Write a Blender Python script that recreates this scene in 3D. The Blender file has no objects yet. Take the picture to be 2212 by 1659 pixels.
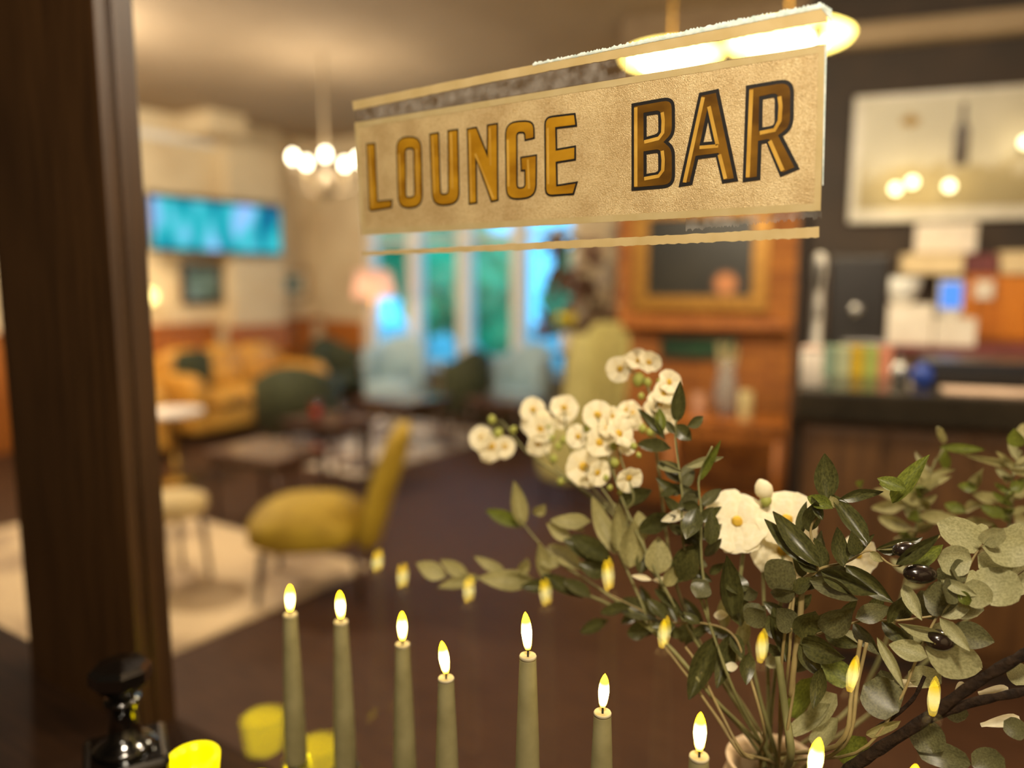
import bpy, bmesh, math, random
from mathutils import Vector, Matrix
random.seed(7)
S = bpy.context.scene
COL = S.collection

# ---------------------------------------------------------------- camera, world, exposure
EYE = 1.5                      # eye height; the camera stands in the hall at the origin, the glass wall is the plane Y = 0.83
PITCH = math.radians(7.55)     # looking slightly down
YAW = math.radians(33.5)       # turned left of the +Y axis
FOC = 1660.0                   # focal length in pixels of the 2212 wide frame
cam_d = bpy.data.cameras.new('camera')
cam_d.sensor_width = 36.0
cam_d.lens = 36.0 * FOC / 2212.0
cam_d.clip_start = 0.02
cam_d.dof.use_dof = True
cam_d.dof.focus_distance = 0.87
cam_d.dof.aperture_fstop = 1.15
cam_o = bpy.data.objects.new('camera', cam_d)
cam_o.location = (0, 0, EYE)
cam_o.rotation_euler = (math.pi / 2 - PITCH, 0, YAW)
COL.objects.link(cam_o)
S.camera = cam_o

W = bpy.data.worlds.new('dusk_sky')
S.world = W
W.use_nodes = True
W.node_tree.nodes['Background'].inputs[0].default_value = (0.06, 0.34, 0.62, 1)
W.node_tree.nodes['Background'].inputs[1].default_value = 3.0

S.view_settings.view_transform = 'Standard'
S.view_settings.look = 'None'
S.view_settings.gamma = 1.0
S.view_settings.use_curve_mapping = False
S.view_settings.exposure = 0.6
S.cycles.use_denoising = True
S.cycles.sample_clamp_indirect = 4.0
S.cycles.sample_clamp_direct = 0.0
S.cycles.caustics_reflective = False
S.cycles.caustics_refractive = False
S.cycles.max_bounces = 8
S.cycles.transparent_max_bounces = 24

# ---------------------------------------------------------------- materials
def srgb(r, g, b):
    f = lambda c: (c / 255 / 12.92) if c <= 10.3 else ((c / 255 + 0.055) / 1.055) ** 2.4
    return (f(r), f(g), f(b), 1)

MATS = {}
def mat(name, c1, c2=None, rough=0.5, metal=0.0, scale=12.0, detail=4.0, bump=0.0, trans=0.0, emit=None, spec=0.5, stretch=None, ramp=(0.35, 0.65), coat=0.0):
    if name in MATS:
        return MATS[name]
    m = bpy.data.materials.new(name)
    m.use_nodes = True
    nt = m.node_tree
    p = nt.nodes['Principled BSDF']
    p.inputs['Roughness'].default_value = rough
    p.inputs['Metallic'].default_value = metal
    p.inputs['Specular IOR Level'].default_value = spec
    if coat:
        p.inputs['Coat Weight'].default_value = coat
        p.inputs['Coat Roughness'].default_value = 0.08
    c1 = srgb(*c1)
    c2 = srgb(*c2) if c2 else tuple(min(1, x * 0.82) for x in c1[:3]) + (1,)
    tc = nt.nodes.new('ShaderNodeTexCoord')
    mp = nt.nodes.new('ShaderNodeMapping')
    if stretch:
        mp.inputs['Scale'].default_value = stretch
    nz = nt.nodes.new('ShaderNodeTexNoise')
    nz.inputs['Scale'].default_value = scale
    nz.inputs['Detail'].default_value = detail
    rp = nt.nodes.new('ShaderNodeValToRGB')
    rp.color_ramp.elements[0].position = ramp[0]
    rp.color_ramp.elements[1].position = ramp[1]
    rp.color_ramp.elements[0].color = c2
    rp.color_ramp.elements[1].color = c1
    nt.links.new(tc.outputs['Object'], mp.inputs[0])
    nt.links.new(mp.outputs[0], nz.inputs['Vector'])
    nt.links.new(nz.outputs['Fac'], rp.inputs[0])
    nt.links.new(rp.outputs[0], p.inputs['Base Color'])
    if bump:
        bn = nt.nodes.new('ShaderNodeBump')
        bn.inputs['Strength'].default_value = bump
        bn.inputs['Distance'].default_value = 0.01
        nt.links.new(nz.outputs['Fac'], bn.inputs['Height'])
        nt.links.new(bn.outputs[0], p.inputs['Normal'])
    if emit:
        p.inputs['Emission Color'].default_value = srgb(*emit[0])
        p.inputs['Emission Strength'].default_value = emit[1]
    if trans:
        tr = nt.nodes.new('ShaderNodeBsdfTranslucent')
        nt.links.new(rp.outputs[0], tr.inputs[0])
        mx = nt.nodes.new('ShaderNodeMixShader')
        mx.inputs[0].default_value = trans
        nt.links.new(p.outputs[0], mx.inputs[1])
        nt.links.new(tr.outputs[0], mx.inputs[2])
        nt.links.new(mx.outputs[0], nt.nodes['Material Output'].inputs[0])
    MATS[name] = m
    return m

def thin_glass(name, tint=(1, 1, 1), ior=1.5, rough=0.0, haze=0.0):
    """a pane: lets light straight through and mirrors by Fresnel"""
    if name in MATS:
        return MATS[name]
    m = bpy.data.materials.new(name)
    m.use_nodes = True
    nt = m.node_tree
    nt.nodes.remove(nt.nodes['Principled BSDF'])
    t = nt.nodes.new('ShaderNodeBsdfTransparent')
    t.inputs[0].default_value = (*tint, 1)
    g = nt.nodes.new('ShaderNodeBsdfGlossy')
    g.inputs['Roughness'].default_value = rough
    ge = nt.nodes.new('ShaderNodeNewGeometry')
    dt = nt.nodes.new('ShaderNodeVectorMath')
    dt.operation = 'DOT_PRODUCT'
    nt.links.new(ge.outputs['Incoming'], dt.inputs[0])
    nt.links.new(ge.outputs['Normal'], dt.inputs[1])
    def mth(op, a, b):
        n_ = nt.nodes.new('ShaderNodeMath')
        n_.operation = op
        for k_, v_ in enumerate((a, b)):
            if v_ is None:
                continue
            if hasattr(v_, 'links'):
                nt.links.new(v_, n_.inputs[k_])
            else:
                n_.inputs[k_].default_value = v_
        return n_.outputs[0]
    c_ = mth('ABSOLUTE', dt.outputs['Value'], None)
    k5 = mth('POWER', mth('SUBTRACT', 1.0, c_), 5.0)
    f0 = ((ior - 1) / (ior + 1)) ** 2
    fr = mth('ADD', mth('MULTIPLY', k5, 1 - f0), f0)     # Schlick's Fresnel, the same from both sides of the pane
    mx = nt.nodes.new('ShaderNodeMixShader')
    nt.links.new(fr, mx.inputs[0])
    nt.links.new(t.outputs[0], mx.inputs[1])
    nt.links.new(g.outputs[0], mx.inputs[2])
    out = mx
    if haze:
        df = nt.nodes.new('ShaderNodeBsdfDiffuse')
        df.inputs[0].default_value = (0.8, 0.78, 0.74, 1)
        nz = nt.nodes.new('ShaderNodeTexNoise')
        nz.inputs['Scale'].default_value = 60
        tc = nt.nodes.new('ShaderNodeTexCoord')
        nt.links.new(tc.outputs['Object'], nz.inputs['Vector'])
        mr = nt.nodes.new('ShaderNodeMapRange')
        mr.inputs['From Min'].default_value = 0.3
        mr.inputs['From Max'].default_value = 0.75
        mr.inputs['To Max'].default_value = haze
        nt.links.new(nz.outputs['Fac'], mr.inputs[0])
        m2 = nt.nodes.new('ShaderNodeMixShader')
        nt.links.new(mr.outputs[0], m2.inputs[0])
        nt.links.new(mx.outputs[0], m2.inputs[1])
        nt.links.new(df.outputs[0], m2.inputs[2])
        out = m2
    nt.links.new(out.outputs[0], nt.nodes['Material Output'].inputs[0])
    MATS[name] = m
    return m

def glow(name, col, strength, col2=None):
    """a lit lamp body: emission only, varied a little by noise"""
    if name in MATS:
        return MATS[name]
    m = bpy.data.materials.new(name)
    m.use_nodes = True
    nt = m.node_tree
    nt.nodes.remove(nt.nodes['Principled BSDF'])
    e = nt.nodes.new('ShaderNodeEmission')
    e.inputs[0].default_value = srgb(*col)
    e.inputs[1].default_value = strength
    if col2:      # colour runs along local Z (0..1): a moulded flame, hottest in its middle
        tc = nt.nodes.new('ShaderNodeTexCoord')
        sp = nt.nodes.new('ShaderNodeSeparateXYZ')
        rp = nt.nodes.new('ShaderNodeValToRGB')
        el = rp.color_ramp.elements
        el[0].position = 0.0
        el[0].color = srgb(*col2)
        el[1].position = 1.0
        el[1].color = srgb(*col2)
        k = el.new(0.45)
        k.color = srgb(*col)
        k2 = el.new(0.75)
        k2.color = srgb(*col2)
        nt.links.new(tc.outputs['Generated'], sp.inputs[0])
        nt.links.new(sp.outputs[2], rp.inputs[0])
        nt.links.new(rp.outputs[0], e.inputs[0])
    nt.links.new(e.outputs[0], nt.nodes['Material Output'].inputs[0])
    MATS[name] = m
    return m

# ---------------------------------------------------------------- mesh helpers
class MB:
    """collects shapes; build() links them as ONE mesh object"""
    def __init__(s):
        s.bm = bmesh.new()
    def box(s, lo, hi, bev=0.0, seg=2):
        c = [(a + b) / 2 for a, b in zip(lo, hi)]
        d = [abs(b - a) for a, b in zip(lo, hi)]
        r = bmesh.ops.create_cube(s.bm, size=1.0)
        vs = r['verts']
        bmesh.ops.scale(s.bm, vec=d, verts=vs)
        bmesh.ops.translate(s.bm, vec=c, verts=vs)
        if bev:
            es = list({e for v in vs for e in v.link_edges})
            bmesh.ops.bevel(s.bm, geom=es, offset=bev, segments=seg, affect='EDGES', profile=0.5)
        return s
    def tube(s, pts, rad, seg=8, cap=True):
        pts = [Vector(p) for p in pts]
        n = len(pts)
        if not hasattr(rad, '__len__'):
            rad = [rad] * n
        rings = []
        ref = Vector((0.31, 0.52, 0.79))
        for i, p in enumerate(pts):
            t = (pts[min(i + 1, n - 1)] - pts[max(i - 1, 0)]).normalized()
            u = t.cross(ref)
            if u.length < 1e-4:
                u = t.cross(Vector((1, 0, 0)))
            u.normalize()
            v = t.cross(u)
            rings.append([s.bm.verts.new(p + (u * math.cos(2 * math.pi * k / seg) + v * math.sin(2 * math.pi * k / seg)) * rad[i]) for k in range(seg)])
        for a, b in zip(rings, rings[1:]):
            for k in range(seg):
                s.bm.faces.new((a[k], a[(k + 1) % seg], b[(k + 1) % seg], b[k]))
        if cap:
            s.bm.faces.new(rings[0][::-1])
            s.bm.faces.new(rings[-1])
        return s
    def lathe(s, prof, c=(0, 0, 0), seg=20, cap=True):
        rings = []
        for r, z in prof:
            rings.append([s.bm.verts.new((c[0] + r * math.cos(2 * math.pi * k / seg), c[1] + r * math.sin(2 * math.pi * k / seg), c[2] + z)) for k in range(seg)])
        for a, b in zip(rings, rings[1:]):
            for k in range(seg):
                s.bm.faces.new((a[k], a[(k + 1) % seg], b[(k + 1) % seg], b[k]))
        if cap:
            s.bm.faces.new(rings[0][::-1])
            s.bm.faces.new(rings[-1])
        return s
    def ball(s, c, r, sc=(1, 1, 1), u=14, v=10):
        g = bmesh.ops.create_uvsphere(s.bm, u_segments=u, v_segments=v, radius=r)
        bmesh.ops.scale(s.bm, vec=sc, verts=g['verts'])
        bmesh.ops.translate(s.bm, vec=c, verts=g['verts'])
        return s
    def poly(s, pts, depth=0.0, ax=(0, 1, 0)):
        """flat polygon, optionally extruded by depth along ax"""
        a = [s.bm.verts.new(p) for p in pts]
        f = s.bm.faces.new(a)
        if depth:
            r = bmesh.ops.extrude_face_region(s.bm, geom=[f])
            vs = [e for e in r['geom'] if isinstance(e, bmesh.types.BMVert)]
            bmesh.ops.translate(s.bm, vec=Vector(ax) * depth, verts=vs)
        return s
    def build(s, name, m, parent=None, smooth=False, label=None, loc=None, rotz=None):
        bmesh.ops.recalc_face_normals(s.bm, faces=s.bm.faces)
        me = bpy.data.meshes.new(name)
        s.bm.to_mesh(me)
        s.bm.free()
        if smooth:
            for p in me.polygons:
                p.use_smooth = True
        me.materials.append(m)
        o = bpy.data.objects.new(name, me)
        COL.objects.link(o)
        if parent:
            o.parent = parent
        if loc is not None:
            o.location = loc
        if rotz is not None:
            o.rotation_euler[2] = rotz
        if label:
            o['label'] = label
        return o

def tag(o, label, cat, group=None):
    o['label'] = label
    o['category'] = cat
    if group:
        o['group'] = group
    return o

def thing(name, label, cat, loc=(0, 0, 0), rotz=0.0, group=None):
    o = bpy.data.objects.new(name, None)
    o.empty_display_size = 0.05
    COL.objects.link(o)
    o.location = loc
    o.rotation_euler[2] = rotz
    return tag(o, label, cat, group)

def struct(o, label=None):
    o['kind'] = 'structure'
    if label:
        o['label'] = label
    return o

def lamp_light(name, loc, power, col, radius=0.05, parent=None):
    l = bpy.data.lights.new(name, 'POINT')
    l.energy = power
    l.color = col
    l.shadow_soft_size = radius
    o = bpy.data.objects.new(name, l)
    o.location = loc
    COL.objects.link(o)
    if parent:
        o.parent = parent
    return o

_cp, _sp, _cy, _sy = math.cos(PITCH), math.sin(PITCH), math.cos(YAW), math.sin(YAW)
def spot(px, py, dist=None, Y=None):
    """world point seen at a pixel of the photograph, at a given depth or on a given plane Y"""
    r = (px - 1106) / FOC
    y = (py - 829.5) / FOC
    f = _cp - y * _sp
    v = Vector((-_sy * f + _cy * r, _cy * f + _sy * r, -(_sp + y * _cp)))
    t = dist if dist is not None else Y / v.y
    return Vector((0, 0, EYE)) + v * t

def smooth_path(pts, n=5):
    pts = [Vector(p) for p in pts]
    if len(pts) < 3:
        return pts
    P = [pts[0]] + pts + [pts[-1]]
    out = []
    for i in range(1, len(P) - 2):
        for k in range(n):
            t = k / n
            a, b, c, d = P[i - 1], P[i], P[i + 1], P[i + 2]
            out.append(0.5 * ((2 * b) + (c - a) * t + (2 * a - 5 * b + 4 * c - d) * t * t + (3 * b - 3 * c + d - a) * t ** 3))
    out.append(pts[-1])
    return out
# ---------------------------------------------------------------- the setting
M_plaster = mat('cream_plaster', (214, 196, 160), (200, 180, 144), rough=0.85, scale=3, bump=0.05)
M_ceil = mat('ceiling_paint', (158, 138, 110), (148, 128, 100), rough=0.9, scale=2)
M_hall = mat('hall_paint', (70, 58, 42), (60, 48, 34), rough=0.9, scale=3)
M_floor = mat('dark_stained_floor', (74, 48, 29), (58, 36, 21), rough=0.6, spec=0.15, scale=6, stretch=(1, 8, 1), bump=0.03)
M_darkwood = mat('dark_brown_wood', (66, 43, 20), (50, 31, 13), rough=0.42, scale=5, stretch=(9, 9, 0.7), bump=0.04)
M_orangewood = mat('orange_panel_wood', (176, 104, 34), (142, 78, 20), rough=0.45, scale=4, stretch=(8, 8, 0.8), bump=0.03)
M_white = mat('white_gloss_paint', (226, 224, 216), (214, 212, 204), rough=0.4)
M_glass = thin_glass('clear_glass')
M_blackwall = mat('dark_bar_wall', (50, 35, 20), (36, 25, 14), rough=0.7, scale=4)

XL, XR, YN, YF, ZC = -7.4, 2.4, 0.83, 6.8, 3.2
struct(MB().box((XL - .2, -2.6, -.1), (XR + .2, YF + .2, 0)).build('floor', M_floor))
struct(MB().box((XL - .2, YN + .06, ZC), (XR + .2, YF + .2, ZC + .1)).build('ceiling', M_ceil))
wl = struct(MB().box((XL - .15, YN, 0), (XL, YF + .15, ZC)).build('wall_left', M_plaster))
MB().box((XL, 5.36, 0), (XL + .2, 6.08, ZC), bev=.01).build('pier', M_plaster, wl)
MB().box((XL, .9, 2.92), (XL + .06, 5.36, 3.0), bev=.015).build('picture_rail', M_white, wl)
MB().box((XL, 4.92, 2.98), (XL + .55, 5.36, ZC)).build('bulkhead', M_plaster, wl)
struct(MB().box((XR, -2.6, 0), (XR + .15, YF + .15, ZC)).build('wall_right', M_plaster))
# far wall with the wide window opening
WX0, WX1, WZ0, WZ1 = -6.62, -3.74, 0.55, 2.55
wf = MB()
wf.box((XL, YF, 0), (WX0, YF + .25, ZC)).box((WX1, YF, 0), (XR, YF + .25, ZC))
wf.box((WX0, YF, 0), (WX1, YF + .25, WZ0)).box((WX0, YF, WZ1), (WX1, YF + .25, ZC))
struct(wf.build('wall_far', M_plaster))
wn = bpy.data.objects.new('window_2', None)
COL.objects.link(wn)
struct(wn, 'wide white framed garden window at the far end of the lounge')
nl = 4
step = (WX1 - WX0) / nl
for i in range(nl + 1):
    x = WX0 + i * step
    MB().box((x - .085, YF + .03, WZ0), (x + .085, YF + .17, WZ1), bev=.012).build('mullion', M_white, wn)
for z in (WZ0 + .03, 1.98, WZ1 - .03):
    MB().box((WX0, YF + .06, z - .03), (WX1, YF + .14, z + .03)).build('window_rail', M_white, wn)
for i in range(nl):
    MB().box((WX0 + i * step + .085, YF + .09, WZ0), (WX0 + (i + 1) * step - .085, YF + .095, WZ1)).build('pane', M_glass, wn)
MB().box((WX0 - .05, YF - .14, WZ0 - .04), (WX1 + .05, YF + .05, WZ0), bev=.01).build('window_sill', M_white, wn)
# tongued boards of the dado on the left wall and its return on the far wall
tr = struct(bpy.data.objects.new('trim_1', None), 'orange-brown boarded dado along the cream wall')
COL.objects.link(tr)
pm = None
y = 0.95
while y < YF - .1:
    if 5.3 < y < 6.1:
        x0 = XL + .2
    else:
        x0 = XL
    o = MB().box((0, -.055, 0), (.022 + random.uniform(0, .006), .055, 1.03), bev=.006, seg=1).build('plank', M_orangewood, tr) if pm is None else pm.copy()
    if pm is None:
        pm = o
    else:
        COL.objects.link(o)
    o.location = (x0, y, 0)
    y += .115
for k in range(6):
    o = pm.copy()
    COL.objects.link(o)
    o.location = (XL + .1 + k * .115, YF, 0)
    o.rotation_euler[2] = -math.pi / 2
MB().box((XL, .9, 1.03), (XL + .06, 5.3, 1.07), bev=.01).build('dado_rail', M_orangewood, tr)
MB().box((XL, 6.1, 1.03), (XL + .06, YF, 1.07), bev=.01).build('dado_rail', M_orangewood, tr)
# near wall with the glazed screen: the glass with the sign, its neighbour pane, post, sill and header
wn0 = MB()
wn0.box((XL, YN, 0), (-3.05, YN + .12, ZC)).box((.78, YN, 0), (XR, YN + .12, ZC))
wn0.box((-3.05, YN, 2.62), (.78, YN + .12, ZC)).box((-3.05, YN - .02, 0), (.78, YN + .1, .5))
struct(wn0.build('wall_near', M_hall))
w1 = struct(bpy.data.objects.new('window_1', None), 'internal glazed screen in dark brown wood between hall and lounge')
COL.objects.link(w1)
MB().box((-1.445, YN, .5), (.72, YN + .006, 2.62)).build('pane', M_glass, w1, label='large clear pane carrying the gilded lettering')
MB().box((-2.99, YN, .5), (-1.90, YN + .006, 2.62)).build('pane', M_glass, w1)
post = MB().box((-1.88, YN - .02, .5), (-1.45, YN + .035, 2.62), bev=.004).build('post', M_darkwood, w1, label='broad dark brown wooden post')
MB().box((-1.454, YN + .008, .5), (-1.438, YN + .05, 2.62), bev=.003).build('glazing_bead', M_darkwood, w1)
MB().box((-1.935, YN - .012, .5), (-1.88, YN + .03, 2.62), bev=.003).build('glazing_bead', M_darkwood, w1)
MB().box((.70, YN - .055, .5), (.80, YN + .07, 2.62), bev=.004).build('post', M_darkwood, w1)
MB().box((-3.07, YN - .055, .5), (-2.97, YN + .07, 2.62), bev=.004).build('post', M_darkwood, w1)
MB().box((-3.07, YN - .055, 2.58), (.8, YN + .07, 2.66), bev=.004).build('head_rail', M_darkwood, w1)
MB().box((-3.05, .36, .54), (.78, .885, .58), bev=.006).build('window_sill', mat('ledge_wood', (46, 28, 14), (34, 20, 10), rough=.8, spec=.1, scale=5, stretch=(.8, 8, 8)), w1, label='deep dark wooden ledge through the glazed screen')
# the hall the camera stands in
struct(MB().box((XL, -2.6, 2.9), (XR, YN + .06, 3.0)).build('ceiling_hall', M_hall))
struct(MB().box((XL, -2.75, 0), (XR + .15, -2.6, 3.0)).build('wall_back', M_hall))
struct(MB().box((-4.15, -2.6, 0), (-4.0, YN, 2.9)).build('wall_hall', M_hall))

# ---- the angled wall with chimney breast and bar back, 14 degrees off the glass
BA = math.radians(14)
BO = (-0.69, 3.0, 0)
def bframe(name, kind_label=None):
    o = bpy.data.objects.new(name, None)
    COL.objects.link(o)
    o.location = BO
    o.rotation_euler[2] = BA
    return o
def bw(u, v, z=0.0):
    return Vector((BO[0] + u * math.cos(BA) - v * math.sin(BA), BO[1] + u * math.sin(BA) + v * math.cos(BA), z))

def brick_mat():
    m = mat('orange_brick', (150, 82, 30), (120, 62, 20), rough=0.8, scale=5)
    nt = m.node_tree
    b = nt.nodes.new('ShaderNodeTexBrick')
    b.inputs['Color1'].default_value = srgb(172, 106, 38)
    b.inputs['Color2'].default_value = srgb(138, 78, 24)
    b.inputs['Mortar'].default_value = srgb(112, 70, 34)
    b.inputs['Scale'].default_value = 4.0
    b.inputs['Mortar Size'].default_value = 0.012
    mp = nt.nodes.new('ShaderNodeMapping')
    mp.inputs['Rotation'].default_value = (math.pi / 2, 0, 0)
    tc = nt.nodes.new('ShaderNodeTexCoord')
    nt.links.new(tc.outputs['Object'], mp.inputs[0])
    nt.links.new(mp.outputs[0], b.inputs[0])
    nt.links.new(b.outputs[0], nt.nodes['Principled BSDF'].inputs['Base Color'])
    return m
M_brick = brick_mat()
o = struct(MB().box((-1.13, 2.1, 0), (.0, 2.5, 2.25)).build('wall_chimney', M_brick, loc=BO, rotz=BA), 'orange brick chimney breast beside the bar')
MB().box((-1.1, 1.98, 1.2), (-.03, 2.12, 1.245), bev=.008).build('mantel_shelf', M_orangewood, o)
struct(MB().box((-1.13, 2.1, 2.25), (.0, 2.5, ZC)).build('wall_upper', mat('brown_plaster', (128, 108, 84), (116, 96, 74), rough=.9), loc=BO, rotz=BA))
o = struct(MB().box((0, 2.1, 0), (3.2, 2.35, ZC)).build('wall_bar', M_blackwall, loc=BO, rotz=BA), 'dark wall behind the bar')
MB().box((0, 1.98, 2.86), (3.2, 2.12, 2.98), bev=.02).build('cornice', M_ceil, o)
struct(MB().box((-1.13, 2.5, 0), (-1.0, 4.2, ZC)).build('wall_alcove', M_plaster, loc=BO, rotz=BA))
struct(MB().box((-.005, .2, 0), (.035, .26, ZC), bev=.004).box((-.005, .2, 0), (.035, .26, ZC)).build('trim_2', M_blackwall, loc=BO, rotz=BA), 'slim dark post at the end of the bar')

# ---- garden beyond the far window
M_lawn = mat('pale_terrace_paving', (176, 184, 180), (140, 150, 146), rough=0.7, scale=2)
struct(MB().box((-22, YF + .3, -.3), (10, 26, -.25)).build('garden_ground', M_lawn))
M_leafy = mat('garden_foliage', (90, 190, 120), (40, 140, 90), rough=0.8, scale=3, bump=0.4)
M_bark = mat('bark', (84, 66, 48), (60, 46, 32), rough=0.9)
def garden_tree(x, y, h, r, label):
    t = thing('garden_tree', label, 'tree', (x, y, -.25), 0, 'trees in the garden outside the far window')
    MB().tube([(0, 0, 0), (.05, .02, h * .5), (0, 0, h * .7)], [.12, .09, .05]).build('trunk', M_bark, t)
    c = MB()
    rnd = random.Random(int(x * 37 + y * 11))
    for k in range(26):
        a, e = rnd.uniform(0, 6.28), rnd.uniform(-.8, 1.2)
        q = rnd.uniform(.25, .85) * r
        g = bmesh.ops.create_icosphere(c.bm, subdivisions=2, radius=rnd.uniform(.28, .5) * r)
        for v in g['verts']:
            v.co *= rnd.uniform(.82, 1.15)
        bmesh.ops.translate(c.bm, vec=(math.cos(a) * math.cos(e) * q, math.sin(a) * math.cos(e) * q, h * .62 + math.sin(e) * q * 1.1), verts=g['verts'])
    c.build('crown', M_leafy, t)
garden_tree(-12.0, 11.0, 3.2, 1.35, 'broad leafy tree outside the window lights nearest the dado')
garden_tree(-8.4, 11.0, 2.7, 1.15, 'tall dark tree standing behind the middle lights of the far window')
garden_tree(-7.6, 14.6, 2.3, 1.0, 'low rounded tree outside the window lights beside the wing chair')
garden_tree(-13.4, 16.0, 4.0, 1.8, 'high leafy tree at the back of the garden')
# ---------------------------------------------------------------- the gilded sign on the glass
YS = YN + .0064            # just behind the pane: reverse gilding
def sp(px, py, dy=0.0):
    q = spot(px, py, Y=YS)
    return Vector((q.x, YS + dy, q.z))

def gold_leaf(name, c1, c2, metal, rough, trans, scale, bump, sparkle=0.0):
    m = mat(name, c1, c2, rough=rough, metal=metal, trans=trans, scale=scale, detail=8, bump=bump)
    return m
M_panel = gold_leaf('pale_gilded_ground', (228, 208, 162), (212, 188, 140), 0.25, 0.42, 0.35, 26, 0.25)
nt = M_panel.node_tree   # fine grainy leaf over the broad mottling
p = nt.nodes['Principled BSDF']
tc = nt.nodes.new('ShaderNodeTexCoord')
vz = nt.nodes.new('ShaderNodeTexNoise')
vz.inputs['Scale'].default_value = 900
vz.inputs['Detail'].default_value = 2
nt.links.new(tc.outputs['Object'], vz.inputs['Vector'])
bb = nt.nodes.new('ShaderNodeBump')
bb.inputs['Strength'].default_value = 0.55
bb.inputs['Distance'].default_value = 0.002
nt.links.new(vz.outputs['Fac'], bb.inputs['Height'])
nt.links.new(bb.outputs[0], p.inputs['Normal'])
old = p.inputs['Base Color'].links[0].from_socket
gr = nt.nodes.new('ShaderNodeValToRGB')
gr.color_ramp.elements[0].position = .36
gr.color_ramp.elements[0].color = (.70, .63, .52, 1)
gr.color_ramp.elements[1].position = .56
gr.color_ramp.elements[1].color = (1, 1, 1, 1)
vz2 = nt.nodes.new('ShaderNodeTexNoise')
vz2.inputs['Scale'].default_value = 520
vz2.inputs['Detail'].default_value = 3
nt.links.new(tc.outputs['Object'], vz2.inputs['Vector'])
nt.links.new(vz2.outputs['Fac'], gr.inputs[0])
mg = nt.nodes.new('ShaderNodeMix')
mg.data_type = 'RGBA'
mg.blend_type = 'MULTIPLY'
mg.inputs[0].default_value = .8
nt.links.new(old, mg.inputs[6])
nt.links.new(gr.outputs[0], mg.inputs[7])
nt.links.new(mg.outputs[2], p.inputs['Base Color'])
M_stripe = mat('smooth_pale_gold', (222, 200, 148), (212, 188, 132), rough=0.4, metal=0.2, scale=30, trans=0.25)
M_black = mat('black_sign_paint', (14, 9, 6), (8, 5, 3), rough=0.5)
M_amber = mat('amber_gold_lettering', (190, 140, 30), (150, 102, 14), rough=0.35, metal=0.2, scale=14, stretch=(1, 1, 2.2))
M_golddark = mat('darkened_gold_lettering', (132, 92, 22), (84, 54, 8), rough=0.35, metal=0.2, scale=14, stretch=(1, 1, 2.2))  # same gold, darkened: its reflection of dark surroundings is put into the colour
M_hilite = mat('bright_gold_bevel', (210, 166, 74), (186, 140, 50), rough=0.35, metal=0.2, scale=30)
M_frost = mat('torn_white_edge', (250, 255, 252), (214, 230, 228), rough=0.5, scale=160, trans=0.5)
M_film = thin_glass('old_varnish_film', tint=(.86, .82, .76), rough=.3, haze=.14)

sign = thing('gilded_sign', 'pale gold LOUNGE BAR sign with black edged gold letters on the glass', 'sign', (0, 0, 0))
rs = random.Random(3)
def band(name, m, top, bot, dy, depth, jt=0.0, jb=0.0, n=120, label=None):
    """a strip between two polylines given in photo pixels; jt/jb = raggedness of its edges in metres"""
    def at(poly, t):
        L = len(poly) - 1
        xs = [q[0] for q in poly]
        x = xs[0] + t * (xs[-1] - xs[0])
        for a, b in zip(poly, poly[1:]):
            if x <= b[0] + 1e-6:
                k = (x - a[0]) / (b[0] - a[0])
                return a[0] + k * (b[0] - a[0]), a[1] + k * (b[1] - a[1])
        return poly[-1]
    mb = MB()
    up, dn = [], []
    for i in range(n + 1):
        t = i / n
        a = sp(*at(top, t), dy)
        b = sp(*at(bot, t), dy)
        a.z += rs.uniform(-jt, jt)
        b.z += rs.uniform(-jb, jb)
        up.append(mb.bm.verts.new(a))
        dn.append(mb.bm.verts.new(b))
    fs = [mb.bm.faces.new((up[i], up[i + 1], dn[i + 1], dn[i])) for i in range(n)]
    r = bmesh.ops.extrude_face_region(mb.bm, geom=fs)
    bmesh.ops.translate(mb.bm, vec=(0, depth, 0), verts=[e for e in r['geom'] if isinstance(e, bmesh.types.BMVert)])
    return mb.build(name, m, sign, label=label)

TL, TR, BR, BL = (765, 265), (1783, 95), (1772, 455), (780, 508)
lerp = lambda a, b, t: (a[0] + (b[0] - a[0]) * t, a[1] + (b[1] - a[1]) * t)
band('ground_panel', M_panel, [TL, TR], [BL, BR], .0011, .0004, n=8, label='mottled pale gold ground')
band('border_line', M_stripe, [TL, TR], [(766, 277), (1782, 112)], .0008, .0003, jb=.0003)
band('border_line', M_stripe, [(780, 496), (1772, 438)], [BL, BR], .0008, .0003, jt=.0004, jb=.0003)
band('border_line', M_stripe, [(1768, 100), (1783, 96)], [(1758, 452), (1772, 452)], .0007, .0003, n=2)
band('border_line', M_stripe, [(765, 266), (773, 264)], [(780, 507), (788, 506)], .0007, .0003, n=2)
band('top_stripe', M_stripe, [(760, 219), (960, 178), (1240, 121), (1787, 14)], [(763, 238), (1044, 180), (1240, 142), (1785, 46)], .0008, .0004, jt=.0003, jb=.0004)
band('bottom_stripe', M_stripe, [(781, 544), (1240, 519), (1769, 490)], [(783, 552), (1240, 536), (1769, 513)], .0008, .0004, jt=.0005, jb=.0006)
band('torn_edge', M_frost, [(1150, 136), (1240, 118), (1442, 74), (1580, 44), (1774, 6), (1796, 20)], [(1150, 142), (1240, 124), (1442, 84), (1580, 57), (1774, 18), (1796, 44)], .0004, .0012, jt=.0012, jb=.0003, n=260, label='ragged frosty white edge above the top stripe')
band('torn_edge', M_frost, [(1781, 97), (1786, 96)], [(1776, 400), (1778, 400)], .0006, .0006, n=2)
band('varnish_film', M_film, [(766, 240), (1240, 143), (1350, 122)], [(768, 262), (1240, 184), (1350, 166)], .0013, .0002, jt=.0002, jb=.0004)
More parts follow.
